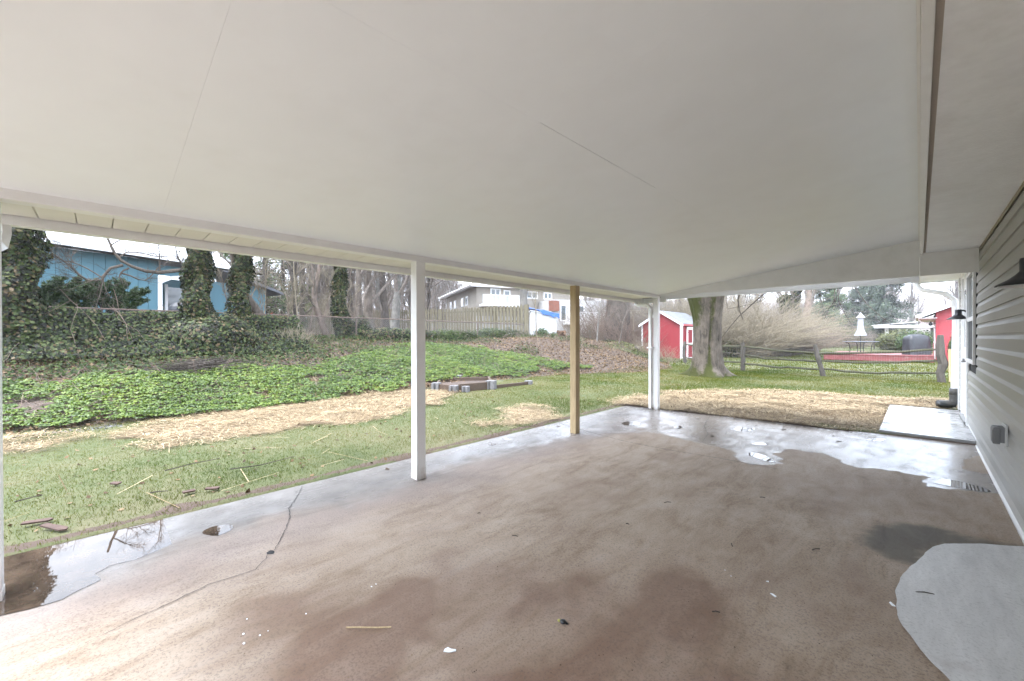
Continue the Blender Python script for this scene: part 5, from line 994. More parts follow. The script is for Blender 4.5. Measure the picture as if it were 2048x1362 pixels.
# second rail fence behind the deck
sf = empty('far_rail_fence', 'thin weathered rail fence behind the deck and umbrella', 'fence', (0, 45, 0)); fpts = [atY(1540, 676, 60), atY(1600, 676, 57), atY(1668, 676, 54), atY(1748, 676, 52), atY(1810, 676, 50), atY(1850, 676, 49)]
prev = None
for i, p in enumerate(fpts):
    zq = float(hz(p[0], p[1])); ob = wobblebar((p[0], p[1], zq), (p[0], p[1], zq+1.15), .08, 5, 4, 'fence_post', GREYPOST, sf, 90+i); ob.location = (0, -45, 0)
    if prev is not None:
        for hgt in (.35, .7, 1.02): ob = wobblebar((prev[0], prev[1], prev[2]+hgt), (p[0], p[1], zq+hgt), .05, 5, 5, 'rail', OLDWOOD, sf, 99+i); ob.location = (0, -45, 0)
    prev = (p[0], p[1], zq)
# shrubs near red house
def bush(label, p, rx, ry, rz_, n, mt, size=.09, name='shrub', cat='shrub', shell=.45, group=None):
    C, d = cloud(n, (0, 0, rz_*.8), (rx, ry, rz_), g, shell); C = C*(1+.35*(vnoise(C[:, 0], C[:, 2]+C[:, 1], 1.8/max(rx, .3), 3)-.5)[:, None]); r_ = empty(name, label, cat, (p[0], p[1], float(hz(p[0], p[1]))), group=group)
    leafobj('foliage', C, d+g.normal(0, .5, d.shape)+np.array([0, 0, .4]), size, mt, r_, g); st_ = MB()
    for k in range(5): a_ = k*1.3; st_.tube([(.05*math.cos(a_), .05*math.sin(a_), -.05), (.4*rx*math.cos(a_), .4*ry*math.sin(a_), rz_*.9)], [.03, .012], 5)
    st_.build('stems', BARKD, r_); return r_
bush('green shrub at the gable of the red house', atY(1906, 700, 33.0), .22, .25, 1.0, 2500, SHRUB, .06); bush('leafy shrub with reddish leaves left of the covered grill', atD(1792, 690, 38), 1.6, 1.3, 1.0, 5000, HEDGEO, .14); bush('fresh green shrub behind the covered grill', atD(1830, 690, 36), 1.4, 1.2, 1.0, 4500, SHRUB, .14)
bush('olive rounded bush left of the umbrella', atD(1682, 690, 46), 2.2, 1.8, 1.0, 5000, HEDGEO, .16); bush('dark clipped hedge behind the umbrella', atD(1745, 690, 50), 2.2, 1.2, .95, 5000, CONIB, .16)
# ------------------------------------------------------------------ hedge and brush behind the shed
def brush(name, label, base, n, h, spread, lean, mt, r=.012, seed=1, curve=.5, S=7, sub=2):
    gg = np.random.default_rng(seed); x = base[0]+gg.uniform(-spread[0], spread[0], n); y = base[1]+gg.uniform(-spread[1], spread[1], n); z = hz(x, y); az = gg.uniform(0, 6.28, n); d = np.stack([np.cos(az)*.5+lean[0], np.sin(az)*.5+lean[1], np.full(n, 1.2)], 1)+gg.normal(0, .2, (n, 3)); d = nrm(d); L = h*gg.uniform(.5, 1.2, n)
    Q = np.empty((n, S, 3)); Q[:, 0] = np.stack([x, y, z], 1); dr2 = np.stack([np.cos(az)+lean[0]*1.5, np.sin(az)+lean[1]*1.5, np.full(n, -.5)], 1)*curve/S
    for k in range(1, S): d = nrm(d+dr2+gg.normal(0, .06, (n, 3))); Q[:, k] = Q[:, k-1]+d*(L/(S-1))[:, None]
    R_ = np.full((n, S), r)*np.linspace(1, .35, S); bits = [tubes(Q, R_, 3)]
    if sub: a1, r1 = grow(Q, R_, sub, h*.35, .5, 4, .3, 1, .1, .15, .6, r*.5, gg); bits.append(tubes(a1, r1, 3))
    V, F_ = join(bits); return link(name, npmesh(name, V, F_), mt, kind='stuff', label=label)
for i, (px, Y, n, h, sp, mt) in enumerate([(1450, 34, 1900, 5.0, (3.5, 4), BARKT), (1500, 38, 1500, 4.2, (3.5, 4), TWIG), (1548, 44, 1100, 3.4, (3, 4), BARKR), (1625, 58, 700, 2.6, (5, 5), TWIG), (1330, 40, 1500, 6.0, (5, 4), BARKT), (1280, 38, 1300, 6.0, (5, 4), TWIG), (1400, 44, 1500, 7, (6, 4), BARKT)]):
    p = atY(px, 690, Y); brush('arching_brush', ['dense arching tan brush behind the back lawn', 'reddish brown brush thicket behind the back lawn'][mt is BARKR], (p[0], p[1]), n, h, sp, (.35, -.15), mt, .018, 200+i, .9)
# ivy hedge along the shed side
hA = np.array([-9.0, 30.]); hB = np.array(atZ(1580, 700, .0)[:2]); n = 16000; t = g.random(n); C = hA+(hB-hA)*t[:, None]+g.normal(0, .35, (n, 2)); z = g.uniform(0, 1.0, n)*(1.05+.3*np.sin(t*19)); C3 = np.stack([C[:, 0]+5, C[:, 1]-36, z+hz(C[:, 0], C[:, 1])], 1)
hh_ = empty('low_ivy_hedge', 'low dark ivy hedge along the far side of the back lawn', 'hedge', (-5, 36, 0)); leafobj('foliage', C3, g.normal(size=(n, 3))+np.array([.4, -.6, .8]), .15, IVY, hh_, g)
# ------------------------------------------------------------------ right hand trees
def at0(px, D): p = atD(px, 676, D); return (p[0], p[1], float(hz(p[0], p[1])))
tree('tall ivy wrapped trunk left of the leaning bare trunk in the brush', at0(1590, 44), 12, .38, bark=BARKG, ivy=(1.5, 10, 6000, .22, .2), nb=10, lv=2)
curvedtree('leaning bare trunk with a stub fork in front of green shrubs', [np.array(at0(1601, 42)), atD(1612, 640, 42), atD(1617, 600, 42), atD(1620, 560, 42), atD(1618, 500, 42)], .42, BARKP, nb=8, ln=4)
tree('small ivy tufted tree at the brush edge', at0(1572, 42), 6, .14, bark=BARKD, ivy=(2.4, 5.6, 3500, .42, .2), nb=8, lv=2)
def conifer(label, p, h, R0, n, mt, name='conifer_tree', size=.3, z0=.4):
    r_ = empty(name, label, 'tree', p); MB().tube([(0, 0, -.2), (0, 0, h*.95)], [h*.02, .02], 7).build('trunk', BARKD, r_); gg = np.random.default_rng(int(p[0]*10+p[1]*3+5000))
    nb = int(h*9); zb = gg.uniform(z0, h*.97, nb); az = gg.uniform(0, 6.28, nb); L = R0*(1-(zb/h)**1.3)*gg.uniform(.65, 1.15, nb)+.15; k = n//nb; t = gg.random((nb, k))**.65; sag = -.12*L[:, None]*t**2*1.2+.18*L[:, None]*t
    C = np.stack([np.cos(az)[:, None]*L[:, None]*t, np.sin(az)[:, None]*L[:, None]*t, zb[:, None]+sag], -1)+gg.normal(0, 1, (nb, k, 3))*np.array([.12, .12, .16])*(.4+L[:, None, None]*.5)
    D = np.stack([np.cos(az)[:, None]+0*t, np.sin(az)[:, None]+0*t, 1.2+0*t], -1)+gg.normal(0, .6, (nb, k, 3)); C = C.reshape(-1, 3)
    leafobj('needles', C, D.reshape(-1, 3), size, mt, r_, gg, .4)
    Q = np.stack([np.stack([np.cos(az)*L*q, np.sin(az)*L*q, zb+.1*L*q], 1) for q in (0, .5, .95)], 1); V, F_ = tubes(Q, np.tile([.05, .03, .01], (nb, 1)), 3); link('limbs', npmesh('limbs', V, F_), BARKD, r_, kind='stuff'); return r_
conifer('large blue green conifer beside the white patio cover', at0(1768, 62), 12.5, 4.4, 20000, CONIB, size=.32); conifer('blue green conifer behind the umbrella', at0(1722, 72), 12, 4.0, 12000, CONIB, size=.36); conifer('tall conifer behind the leaning bare trunk', at0(1668, 66), 11.0, 3.6, 10000, CONIF, size=.34); conifer('dark conifer above the brush', at0(1640, 80), 12, 4, 8000, CONIB, size=.42)
for i, (px, D_i, sx) in enumerate([(1632, 47, 1.7), (1652, 50, 1.9), (1612, 50, 1.5)]): bush('dark evergreen laurel behind the leaning bare trunk', atD(px, 690, D_i), sx, 1.4, 1.35, 4500, CONIB if i != 1 else SHRUB, .18, name='laurel_shrub', group='evergreen laurels behind the leaning trunk')
# ------------------------------------------------------------------ background bare trees, repeated things with own copies
proto = []
for i in range(5):
    r_ = tree('tall bare tree in the wood beyond the gardens', (0, -300-i*20, 0), 15+i, .26+.04*i, bark=[BARKG, BARK, BARKG, BARKD, BARKG][i], twig=TWIG, nb=22, lv=3, bl=.34, n2=7, n3=5, fork=.10, rmin=.016, wob=.06); r_.location = (0, 0, 0); proto.append(r_)
placed = 0
lab = ['pale straight bare tree', 'brown bare tree', 'grey forked bare tree', 'dark bare tree', 'stout grey bare tree']
def wood(px, D_i, i, s=1., label=None):
    global placed
    p = at0(px, D_i); o_ = proto[i] if not proto[i].get('used') else copy_tree(proto[i]); proto[i]['used'] = 1
    if 'used' in o_ and o_ is not proto[i]: del o_['used']
    o_.location = p; o_.rotation_euler = (0, 0, g.uniform(0, 6.28)); o_.scale = (s, s, s*g.uniform(.9, 1.1)); o_['label'] = 'distant '+lab[i]+' in the hazy wood behind the gardens'; o_['group'] = 'bare trees of the wood behind the gardens'
def solo(px, D_i, i, s, label):
    p = at0(px, D_i); o_ = copy_tree(proto[i]); o_.location = p; o_.scale = (s, s, s); o_.rotation_euler = (0, 0, px*1.0); o_['label'] = label
    if 'group' in o_: del o_['group']
    if 'used' in o_: del o_['used']
solo(720, 21, 1, .62, 'left half of the big brown twin trunk beside the board fence'); solo(738, 22.5, 1, .8, 'right half of the big brown twin trunk beside the board fence'); solo(770, 24, 3, .62, 'dark straight trunk rising behind the end of the ivy heap'); solo(1233, 27, 3, 1.75, 'very thick brown trunk hung with vines left of the red shed'); solo(1045, 34, 2, 1.0, 'mossy trunk in front of the white house balcony'); solo(905, 62, 0, 1.2, 'pale straight trunk left of the white house')
solo(788, 30, 0, 1.15, 'pale straight trunk just left of the middle porch post'); solo(585, 24, 3, .5, 'dark trunk with ivy behind the thin saplings'); solo(606, 26, 1, .55, 'upright brown trunk behind the pinkish crooked trunk'); solo(755, 33, 0, .8, 'pale slim trunk behind the dark straight trunk')
for k in range(64):
    px = g.uniform(440, 1800) if k < 46 else g.uniform(-300, 440); D_i = g.uniform(60, 150); wood(px, D_i, int(g.integers(0, 5)), g.uniform(.8, 1.2))
for k in range(34): wood(g.uniform(440, 860), g.uniform(32, 60), int(g.integers(0, 5)), g.uniform(.4, .7))
for k in range(26): wood(g.uniform(1230, 2100), g.uniform(85, 170), int(g.integers(0, 5)), g.uniform(.8, 1.15))
for k in range(10): wood(g.uniform(860, 980), g.uniform(60, 120), int(g.integers(0, 5)), g.uniform(.8, 1.1))
# vines on the thick trunk
n = 90; p = at0(1233, 27); az = g.uniform(0, 6.28, n); Q = np.stack([np.stack([p[0]+(.62-.03*k)*np.cos(az+.12*k*g.normal(0, 1, n)), p[1]+(.62-.03*k)*np.sin(az+.1*k), np.full(n, p[2]+k*.55)], 1) for k in range(9)], 1)+g.normal(0, .06, (n, 9, 3)); V, F_ = tubes(Q, np.full((n, 9), .022), 3)
o_ = link('hanging_vines', npmesh('hanging_vines', V, F_), BARKR); tag(o_, 'tangle of brown vines climbing the very thick trunk', 'vine')
# conifers seen between the ivied trunks
conifer('airy green conifer right of the narrow ivy trunk', at0(530, 23), 8.5, 1.9, 5200, SHRUB, size=.13); conifer('airy green conifer behind the thin saplings', at0(566, 26), 9, 1.9, 5200, CONIF, size=.14); conifer('small green conifer low behind the fence', at0(610, 30), 3.6, 1.9, 3500, HEDGEO, size=.15); conifer('small green conifer between the ivy trunks', at0(452, 22), 5.4, 1.1, 3000, SHRUB, size=.12); conifer('hazy blue green conifer left of the twin trunks', at0(655, 48), 11, 2.2, 5000, CONIB, size=.2)
bush('fresh green bush beside the tarp shed', at0(1083, 25.2), .5, .45, .32, 1200, SHRUB, .08); bush('low green shrub left of the firewood', at0(1106, 25), .35, .3, .2, 800, SHRUB, .06)
# brush filling the middle distance
for i, (px, D_i, n, h, sp, mt) in enumerate([(620, 30, 700, 3.0, (5, 4), BARKT), (700, 34, 700, 3.6, (5, 4), BARKR), (850, 46, 500, 5, (6, 5), TWIG), (1210, 27.5, 420, 2.6, (2.2, 1.5), BARKR), (1262, 26, 300, 2.2, (1.2, 1.2), BARKR), (1165, 29, 200, 2.4, (2, 1), BARKT), (520, 26, 400, 2.6, (4, 3), BARKT), (1150, 20.2, 200, .5, (1.5, 3), BARKR)]):
    p = at0(px, D_i); brush('undergrowth', 'bare twiggy undergrowth between the trunks', (p[0], p[1]), n, h, sp, (0, 0), mt, .007, 300+i, .4)
p = at0(1330, 22.5); brush('dry_weeds', 'dry weeds in front of the red shed', (p[0]-.2, p[1]-.5), 260, 1.0, (1.1, .5), (0, 0), BARKT, .005, 400, .4)
n = 5200; x = g.uniform(-12.5, -7.4, n); y = g.uniform(19.5, 23.8, n); ok = fbm(x, y, .9, 6) > .42; x = x[ok]; y = y[ok]; C = np.stack([x, y, hz(x, y)+.03+.12*g.random(len(x))], 1); leafobj('weed_leaves', C, g.normal(size=(len(x), 3))*.6+np.array([0, -.3, 1]), .08, HEDGEO, kind='stuff', g=g, label='pale green weeds below the red shed')
# rounded log or pot by the shed
lg = atD(1276, 695, 23.5); MBl = MB(); MBl.tube([(-.2, 0, 0), (.2, .05, .0)], .13, 12); ob = MBl.build('old_log', BARKD); ob.location = (lg[0], lg[1], float(hz(lg[0], lg[1]))+.12); tag(ob, 'dark round log lying beside the red shed', 'log')
# ------------------------------------------------------------------ tarp shed and firewood
tc_ = at0(1086, 26.0); ts = empty('tarp_shed', 'pale ribbed metal shed with a crumpled blue tarp on its roof', 'shed', tc_); ts.rotation_euler[2] = YAW
w2 = .78; m_ = MB(); xs_ = np.linspace(-w2, w2, 33); pl = [(x, -.6+(.012 if (i//1) % 2 else -.012)) for i, x in enumerate(xs_)]
for (xa, ya), (xb, yb_) in zip(pl[:-1], pl[1:]): m_.quad((xa, ya, 0), (xb, yb_, 0), (xb, yb_, 1.62-.28*(xb/w2+1)*.5*.9), (xa, ya, 1.62-.28*(xa/w2+1)*.5*.9))
m_.build('front_wall', WROOF, ts); m_ = MB(); m_.prism([(-w2, 0), (w2, 0), (w2, 1.34), (-w2, 1.62)], 'y', -.58, 1.1); m_.build('body', WROOF, ts); m_ = MB(); m_.prism([(-w2-.05, 1.63), (w2+.05, 1.345), (w2+.05, 1.40), (-w2-.05, 1.69)], 'y', -.66, 1.2); m_.build('roof', WROOF, ts)
V = []; nx_, ny_ = 26, 16
for i in range(nx_):
    for j in range(ny_):
        u, v_ = i/(nx_-1), j/(ny_-1); x = -w2-.12+u*(2*w2+.3); y = -.78+v_*1.9; zt = 1.72-.30*(x/w2+1)*.5; dr = .0 if j > 0 else -.06-.34*sstep(.3, .55, u)*(.3+vnoise(x, 0, 6, 2)); V.append((x, y if j > 0 else -.72, zt+.16*fbm(x, y, 3, 3)+.03+(dr if j < 1 else 0)))
m_ = MB(); m_.add(V, [(i*ny_+j, (i+1)*ny_+j, (i+1)*ny_+j+1, i*ny_+j+1) for i in range(nx_-1) for j in range(ny_-1)]); m_.build('tarp', TARP, ts)
fwp = at0(1122, 26.5); fw = empty('firewood_pile', 'small heap of split firewood beside the tarp shed', 'firewood', fwp); fw.rotation_euler[2] = YAW
lm_ = MB(); lm_.prism([(0, -.08), (.09, -.03), (.07, .07), (-.03, .09), (-.09, 0)], 'y', -.2, .2); lme = lm_.mesh('split_log'); lme.materials.append(CUT)
for k in range(22): ob = bpy.data.objects.new('split_log', lme); COL.objects.link(ob); ob.parent = fw; r_ = k//8; ob.location = (g.uniform(-.42, .42)*(1-r_*.25), g.uniform(-.15, .15), .09+r_*.15); ob.rotation_euler = (g.normal(0, .2), g.uniform(0, 6), g.normal(0, .5))
# ------------------------------------------------------------------ white two storey house behind
def camaxis(l, d): return np.array([l*_c-d*_s, l*_s+d*_c])
wc = np.array(atD(953, 676, 42)[:2]); fd = camaxis(.93, .37); fd /= np.linalg.norm(fd); sd = camaxis(-.37, .93); sd /= np.linalg.norm(sd)
wz = 1.9; wh = empty('white_house', 'cream two storey house with balconies behind the board fence', 'house', (wc[0], wc[1], wz)); wh.rotation_euler[2] = math.atan2(fd[1], fd[0]); EH2 = 4.82
def hw(nm, mt, *a, par=None, **k): return box(nm, mt, par or wh, *a, **k)
hw('wall', STUCCO, 0, 12.0, 0, 14, -1, EH2); hw('lap_band', WSIDE, -.03, 12.0, -.03, -.001, -1, 1.75); hw('wall', WSIDE, 7.0, 15.5, -3.2, -.031, -1, 3.4)
m_ = MB(); m_.add([(-.75, -.75, EH2+.05), (12.75, -.75, EH2+.05), (12.75, 14.75, EH2+.05), (-.75, 14.75, EH2+.05), (6, 5, EH2+2.3), (6, 9, EH2+2.3), (-.75, -.75, EH2-.02), (12.75, -.75, EH2-.02), (12.75, 14.75, EH2-.02), (-.75, 14.75, EH2-.02)], [(0, 1, 4), (1, 2, 5, 4), (2, 3, 5), (3, 0, 4, 5), (6, 9, 8, 7)]); m_.build('roof', WROOF, wh)
for a_ in ((-.77, 12.77, -.78, -.755), ): hw('fascia', W_TRIM, *a_, EH2-.15, EH2+.08)
hw('fascia', W_TRIM, -.78, -.755, -.75, 14.75, EH2-.15, EH2+.08); hw('gutter', W_TRIM, -.92, -.781, -.75, 14.75, EH2-.04, EH2+.09)
MB().tube([(-.05, 13.7, EH2-.1), (-.05, 13.7, 0)], .06, 6).build('downspout_pipe', W_TRIM, wh)
for y0 in (3.2, 5.0, 8.4, 10.6):
    w_ = empty('window', None, None); w_.parent = wh; box('frame', W_TRIM, w_, -.05, -.001, y0, y0+1.0, EH2-1.75, EH2-.75); box('pane', GLASS, w_, -.06, -.051, y0+.1, y0+.9, EH2-1.65, EH2-.85)
def fwin(nm, x0, x1, z0, z1, y=-.001, mull=True):
    w_ = empty(nm, None, None); w_.parent = wh; box('frame', W_TRIM, w_, x0, x1, y-.06, y, z0, z1); n_ = 2 if mull else 1; wq = (x1-x0-.12*(n_+1))/n_
    for k in range(n_): box('pane', GLASS, w_, x0+.12+k*(wq+.12), x0+.12+k*(wq+.12)+wq, y-.07, y-.061, z0+.12, z1-.12)
fwin('balcony_door', 1.5, 2.6, 3.0, 4.62); fwin('balcony_door', 2.95, 3.7, 3.0, 4.5, mull=False); fwin('window', 5.5, 6.9, 3.7, 4.5); fwin('window', 7.6, 8.6, 3.7, 4.45)
def rail(nm, x0, x1, y, zf_, h_=1.0, step=.14, side=None):
    r_ = empty(nm, None, None); r_.parent = wh; box('deck_edge', W_TRIM, r_, x0, x1, y, 0 if y > -3 else -3.2, zf_-.25, zf_); box('handrail', W_TRIM, r_, x0, x1, y, y+.09, zf_+h_-.06, zf_+h_); m_ = MB(); k = 0
    while x0+k*step < x1: m_.box(x0+k*step, x0+k*step+.05, y+.02, y+.06, zf_+.08, zf_+h_-.06); k += 1
    m_.build('balusters', W_TRIM, r_, kind='stuff'); box('bottom_rail', W_TRIM, r_, x0, x1, y+.01, y+.07, zf_+.03, zf_+.08)
rail('balcony', .3, 5.1, -1.3, 2.95, .9); rail('upper_deck', 8.3, 15.2, -4.6, 1.1, 1.0)
hw('chimney', BRICK, 6.6, 7.7, -3.45, -3.21, 2.2, 3.25); 
for x0 in (7.9, 8.9, 10.0): fwin('lower_door', x0, x0+.75, 1.2, 2.9, -3.21, False)
m_ = MB(); z0 = -1.
for k in range(60): x0 = 8.2+k*.1; m_.bar((x0, -4.55, .0), (x0+.9, -4.55, .8), .012, .03, (0, 1, 0)); m_.bar((x0+.9, -4.56, .0), (x0, -4.56, .8), .012, .03, (0, 1, 0))
m_.build('lattice', W_TRIM, wh, kind='stuff')
hw('tank_pipe', mat('green_pipe', (.03, .25, .22), .5), 10.2, 10.3, -5.2, -5.1, -.8, .7)
# ------------------------------------------------------------------ blue house behind the ivy hedge
bc = np.array(atD(325, 676, 15.6)[:2]); dv = np.array(atD(80, 676, 12.7)[:2])-bc; dv /= np.linalg.norm(dv); bz = 1.45
bh = empty('blue_house', 'blue board clad house with pale metal roof behind the ivy hedge', 'house', (bc[0], bc[1], bz)); bh.rotation_euler[2] = math.atan2(dv[1], dv[0])
# local x runs along the wall towards the left of the photo; find which local y faces the camera
yl = 1 if (np.array([-dv[1], dv[0]])@(-bc)) > 0 else -1
EHb = 4.3-bz
def bb(nm, mt, x0, x1, y0, y1, z0, z1, par=None, **k): return box(nm, mt, par or bh, x0, x1, min(y0*yl, y1*yl), max(y0*yl, y1*yl), z0, z1, **k)
bdm = MB().box(.006, .294, -.012, .012, 0, EHb).mesh('wall_board'); bdm.materials.append(BLUEW)
for k in range(34): ob = bpy.data.objects.new('wall_board', bdm); COL.objects.link(ob); ob.parent = bh; ob.location = (.14+k*.3, g.normal(0, .001), 0)
bb('wall_core', mat('dark_blue_gap', (.03, .07, .09), .8), .1, 12, -.016, -.3, -.5, EHb)
bb('porch_post', W_TRIM, 0, .14, -.16, .02, -.3, EHb-.55)
bb('porch_wall', BLUEW, -1.6, -.1, -1.8, -1.9, -.4, EHb-.4); bb('side_wall', BLUEW, .1, .2, -.31, -6, -.5, EHb+.2)
bb('gable_infill', BLUEW, -1.9, .1, -.02, -.12, EHb-.50, EHb-.12)
ar = MB(); aa = [(-1.9, EHb-.42), (-1.3, EHb-.38), (-.7, EHb-.42), (-.3, EHb-.5), (-.0, EHb-.66), (.0, EHb-.80), (-.35, EHb-.60), (-.7, EHb-.53), (-1.3, EHb-.49), (-1.9, EHb-.53)]; ar.prism(aa, 'y', min(-.0*yl, .04*yl), max(-.0*yl, .04*yl)); ar.build('porch_arch', W_TRIM, bh)
dd_ = empty('porch_door', None, None); dd_.parent = bh
bb('frame', W_TRIM, -1.9, -1.75, -1.7, -1.79, 0, 2.2, dd_); bb('frame', W_TRIM, -1.0, -.9, -1.7, -1.79, 0, 2.2, dd_); bb('pane', GLASS, -1.75, -1.0, -1.74, -1.78, .3, 2.1, dd_)
m_ = MB(); sl_ = .42; ov = .55; dep = 4.2
def rz2(y): return EHb+.02-sl_*y  # y measured outward (towards camera)
pts = [(ov, EHb+.10-.0), (-dep, EHb+.10+sl_*(dep+ov)*1.0), (-dep, EHb+.16+sl_*(dep+ov)), (ov, EHb+.17)]
m_.prism([(p[0]*yl, p[1]) for p in pts], 'x', -2.4, 12.5); m_.build('roof', WROOF, bh)
for k in range(5):
    t0 = k/5; ya = ov-(dep+ov)*t0; m_ = MB(); z_ = EHb+.165+sl_*(dep+ov)*t0; m_.prism([((ya)*yl, z_+.004), ((ya-.06)*yl, z_+.03), ((ya-.06)*yl, z_+.06), ((ya)*yl, z_+.035)], 'x', -2.42, 12.52); m_.build('roof_batten', WROOF, bh)
bb('eave_fascia', W_TRIM, -2.4, 12.5, ov, ov+.03, EHb-.0, EHb+.18); bb('eave_soffit', mat('dark_brown_soffit', (.06, .045, .035), .8, .1), -2.4, 12.5, .02, ov, EHb+.0, EHb+.02)
bb('wing_wall', BLUEW, -5.6, -1.9, -2.2, -2.3, -.4, 2.6); m_ = MB(); m_.prism([(-1.7, 3.5), (-6.3, 2.25), (-6.3, 2.37), (-1.7, 3.65)], 'y', min(-1.7*yl, -6*yl), max(-1.7*yl, -6*yl)); m_.build('wing_roof', SHING, bh)
cg = atD(362, 614, 14.6); gc2 = empty('covered_grill', 'dark covered grill on the blue house porch', 'grill', (cg[0], cg[1], cg[2]-1.0)); m_ = MB(); m_.lathe([(.36, 0), (.36, .9), (.34, 1.0), (.22, 1.14), (0, 1.18)], (0, 0, 0), 14); ob = m_.build('cover', mat('charcoal_cover', (.035, .038, .045), .6, .2, 8, .3), gc2); ob.scale = (1.0, 1.0, 1)
# distant things between the trunks at left
rp = at0(515, 29); pp = empty('red_play_bench', 'bright red garden bench with white canopy beyond the fence', 'bench', rp); pp.rotation_euler[2] = YAW
REDP = mat('bright_red_plastic', (.6, .05, .02), .5, .05)
box('canopy', W_TRIM, pp, -1.0, .9, -.4, .4, 1.75, 1.83); [box('post', W_TRIM, pp, x_, x_+.08, -.3, -.22, 0, 1.75) for x_ in (-.95, .8)]; box('backrest', REDP, pp, -.8, .1, -.1, -.05, .8, 1.3); box('seat', REDP, pp, -.8, .1, -.5, -.1, .55, .62); [box('leg', REDP, pp, x_, x_+.06, -.45, -.4, 0, .55) for x_ in (-.8, 0)]; 
ss = at0(541, 28); sg = empty('red_slide', 'small bright orange red play slide seen through the wire fence', 'play slide', ss); sg.rotation_euler[2] = YAW
MB().prism([(0, 0), (.30, 0), (.30, 1.35), (.15, 1.5), (0, 1.35)], 'y', 0, .08).build('side_panel', REDP, sg); MB().bar((.15, .1, 1.2), (.2, 1.6, .1), .4, .05).build('chute', REDP, sg)
pf = empty('picket_fence', 'low weathered picket fence beyond the rusty chain link', 'fence', at0(595, 27)); pf.rotation_euler[2] = YAW
pkm2 = MB().prism([(-.035, 0), (.035, 0), (.035, .95), (0, 1.02), (-.035, .95)], 'y', -.01, .01).mesh('picket'); pkm2.materials.append(PICKET)
for k in range(44): ob = bpy.data.objects.new('picket', pkm2); COL.objects.link(ob); ob.parent = pf; ob.location = (-2.2+k*.12, 0, .05)
for z_ in (.3, .8): MB().box(-2.3, 3.1, .011, .05, z_, z_+.07).build('rail', PICKET, pf)
fb = at0(652, 58); fh = empty('pale_blue_house', 'far pale blue house with white gable and small windows', 'house', fb); fh.rotation_euler[2] = YAW
FB = mat('far_blue_siding', (.22, .30, .42), .7); MB().prism([(-4, 0), (3, 0), (3, 3.6), (-.5, 5.2), (-4, 3.6)], 'y', 0, 6).build('wall', FB, fh); box('gable_band', WSIDE, fh, -.2, 2.6, -.05, -.001, 1.7, 3.7)
for x0 in (.5, 1.3): w_ = empty('window', None, None); w_.parent = fh; box('frame', W_TRIM, w_, x0, x0+.7, -.1, -.051, 2.2, 3.3); box('pane', GLASS, w_, x0+.08, x0+.62, -.11, -.101, 2.3, 3.2)
m_ = MB(); m_.prism([(-4.5, 3.4), (-.5, 5.25), (-.5, 5.45), (-4.5, 3.6)], 'y', -.4, 6.4); m_.prism([(3.5, 3.4), (-.5, 5.25), (-.5, 5.45), (3.5, 3.6)], 'y', -.4, 6.4); m_.build('roof', WROOF, fh)
bkh = empty('brick_house', 'distant brick house wall right of the far blue house', 'house', at0(668, 50)); bkh.rotation_euler[2] = YAW; box('wall', BRICK, bkh, -.3, 1.2, 0, 4, 0, 3.6); MB().prism([(-.6, 3.6), (1.5, 3.6), (.45, 4.4)], 'y', -.3, 4.3).build('roof', SHING, bkh)
hs2 = empty('roadside_house', 'distant pale house roof behind the bank and red shed', 'house', at0(1290, 95)); hs2.rotation_euler[2] = YAW; box('wall', WSIDE, hs2, -8, 6, 0, 8, 0, 5.0); MB().prism([(-9, 5), (7, 5), (4, 8), (-6, 8)], 'y', -.5, 8.5).build('roof', SHING, hs2)
# ------------------------------------------------------------------ small things on the slab
def sz(p): return float(slope0(p[1]))+.006
def bit(name, label, cat, px, py, poly, mt, h=.006, rot=0., **kw):
    p = atZ(px, py, .0); m_ = MB(); m_.prism(poly, 'z', 0, h); ob = m_.build(name, mt); ob.location = (p[0], p[1], sz(p)); ob.rotation_euler[2] = rot; tag(ob, label, cat, **kw); return ob
bit('plastic_scrap', 'torn white scrap lying on the reddish stained concrete', 'scrap', 899, 1307, [(-.025, -.008), (.0, -.012), (.03, -.004), (.028, .004), (.006, .006), (-.01, .016), (-.022, .006)], SNOWY, .004, .75)
bit('paint_chip', 'white paint chip at the edge of the new concrete patch', 'scrap', 1784, 1218, [(-.018, -.006), (.018, -.004), (.012, .006), (-.014, .008)], SNOWY, .004, 2.1)
bit('paint_chip', 'small white chip on tan concrete right of the stained area', 'scrap', 1547, 1199, [(-.018, -.005), (.016, -.006), (.012, .007), (-.01, .006)], SNOWY, .003, -.6); bit('paint_chip', 'tiny white flake above the larger white chip', 'scrap', 1535, 1171, [(-.006, -.005), (.007, -.004), (.004, .006)], SNOWY, .003)
pbl = []
for px, py, s_ in [(487, 1272, .010), (520, 1275, .009), (536, 1266, .005), (488, 1291, .011), (494, 1242, .007), (612, 1232, .008), (743, 1178, .008), (752, 1173, .007), (98, 1262, .006), (1450, 1148, .006), (1462, 1160, .006)]:
    p = atZ(px, py, 0); ob = MB().lathe([(0, 0), (s_*.7, .001), (s_*.55, s_*.3), (0, s_*.4)], (0, 0, 0), 7).build('white_pebble', SNOWY); ob.location = (p[0], p[1], sz(p)); ob.scale = (1, .7, 1); tag(ob, 'small white speck of plaster on the tan concrete', 'pebble', 'white plaster specks on the patio slab')
tk = atZ(735, 1262, 0); ob = MB().tube([(-.09, -.05, .0), (-.03, -.02, .004), (.04, .022, .002), (.10, .055, .006)], .0035, 5).build('dry_stalk', WOODPT); ob.location = (tk[0], tk[1], sz(tk)+.004); ob.rotation_euler[2] = .25; tag(ob, 'long dry straw stalk on the reddish stained concrete', 'straw')
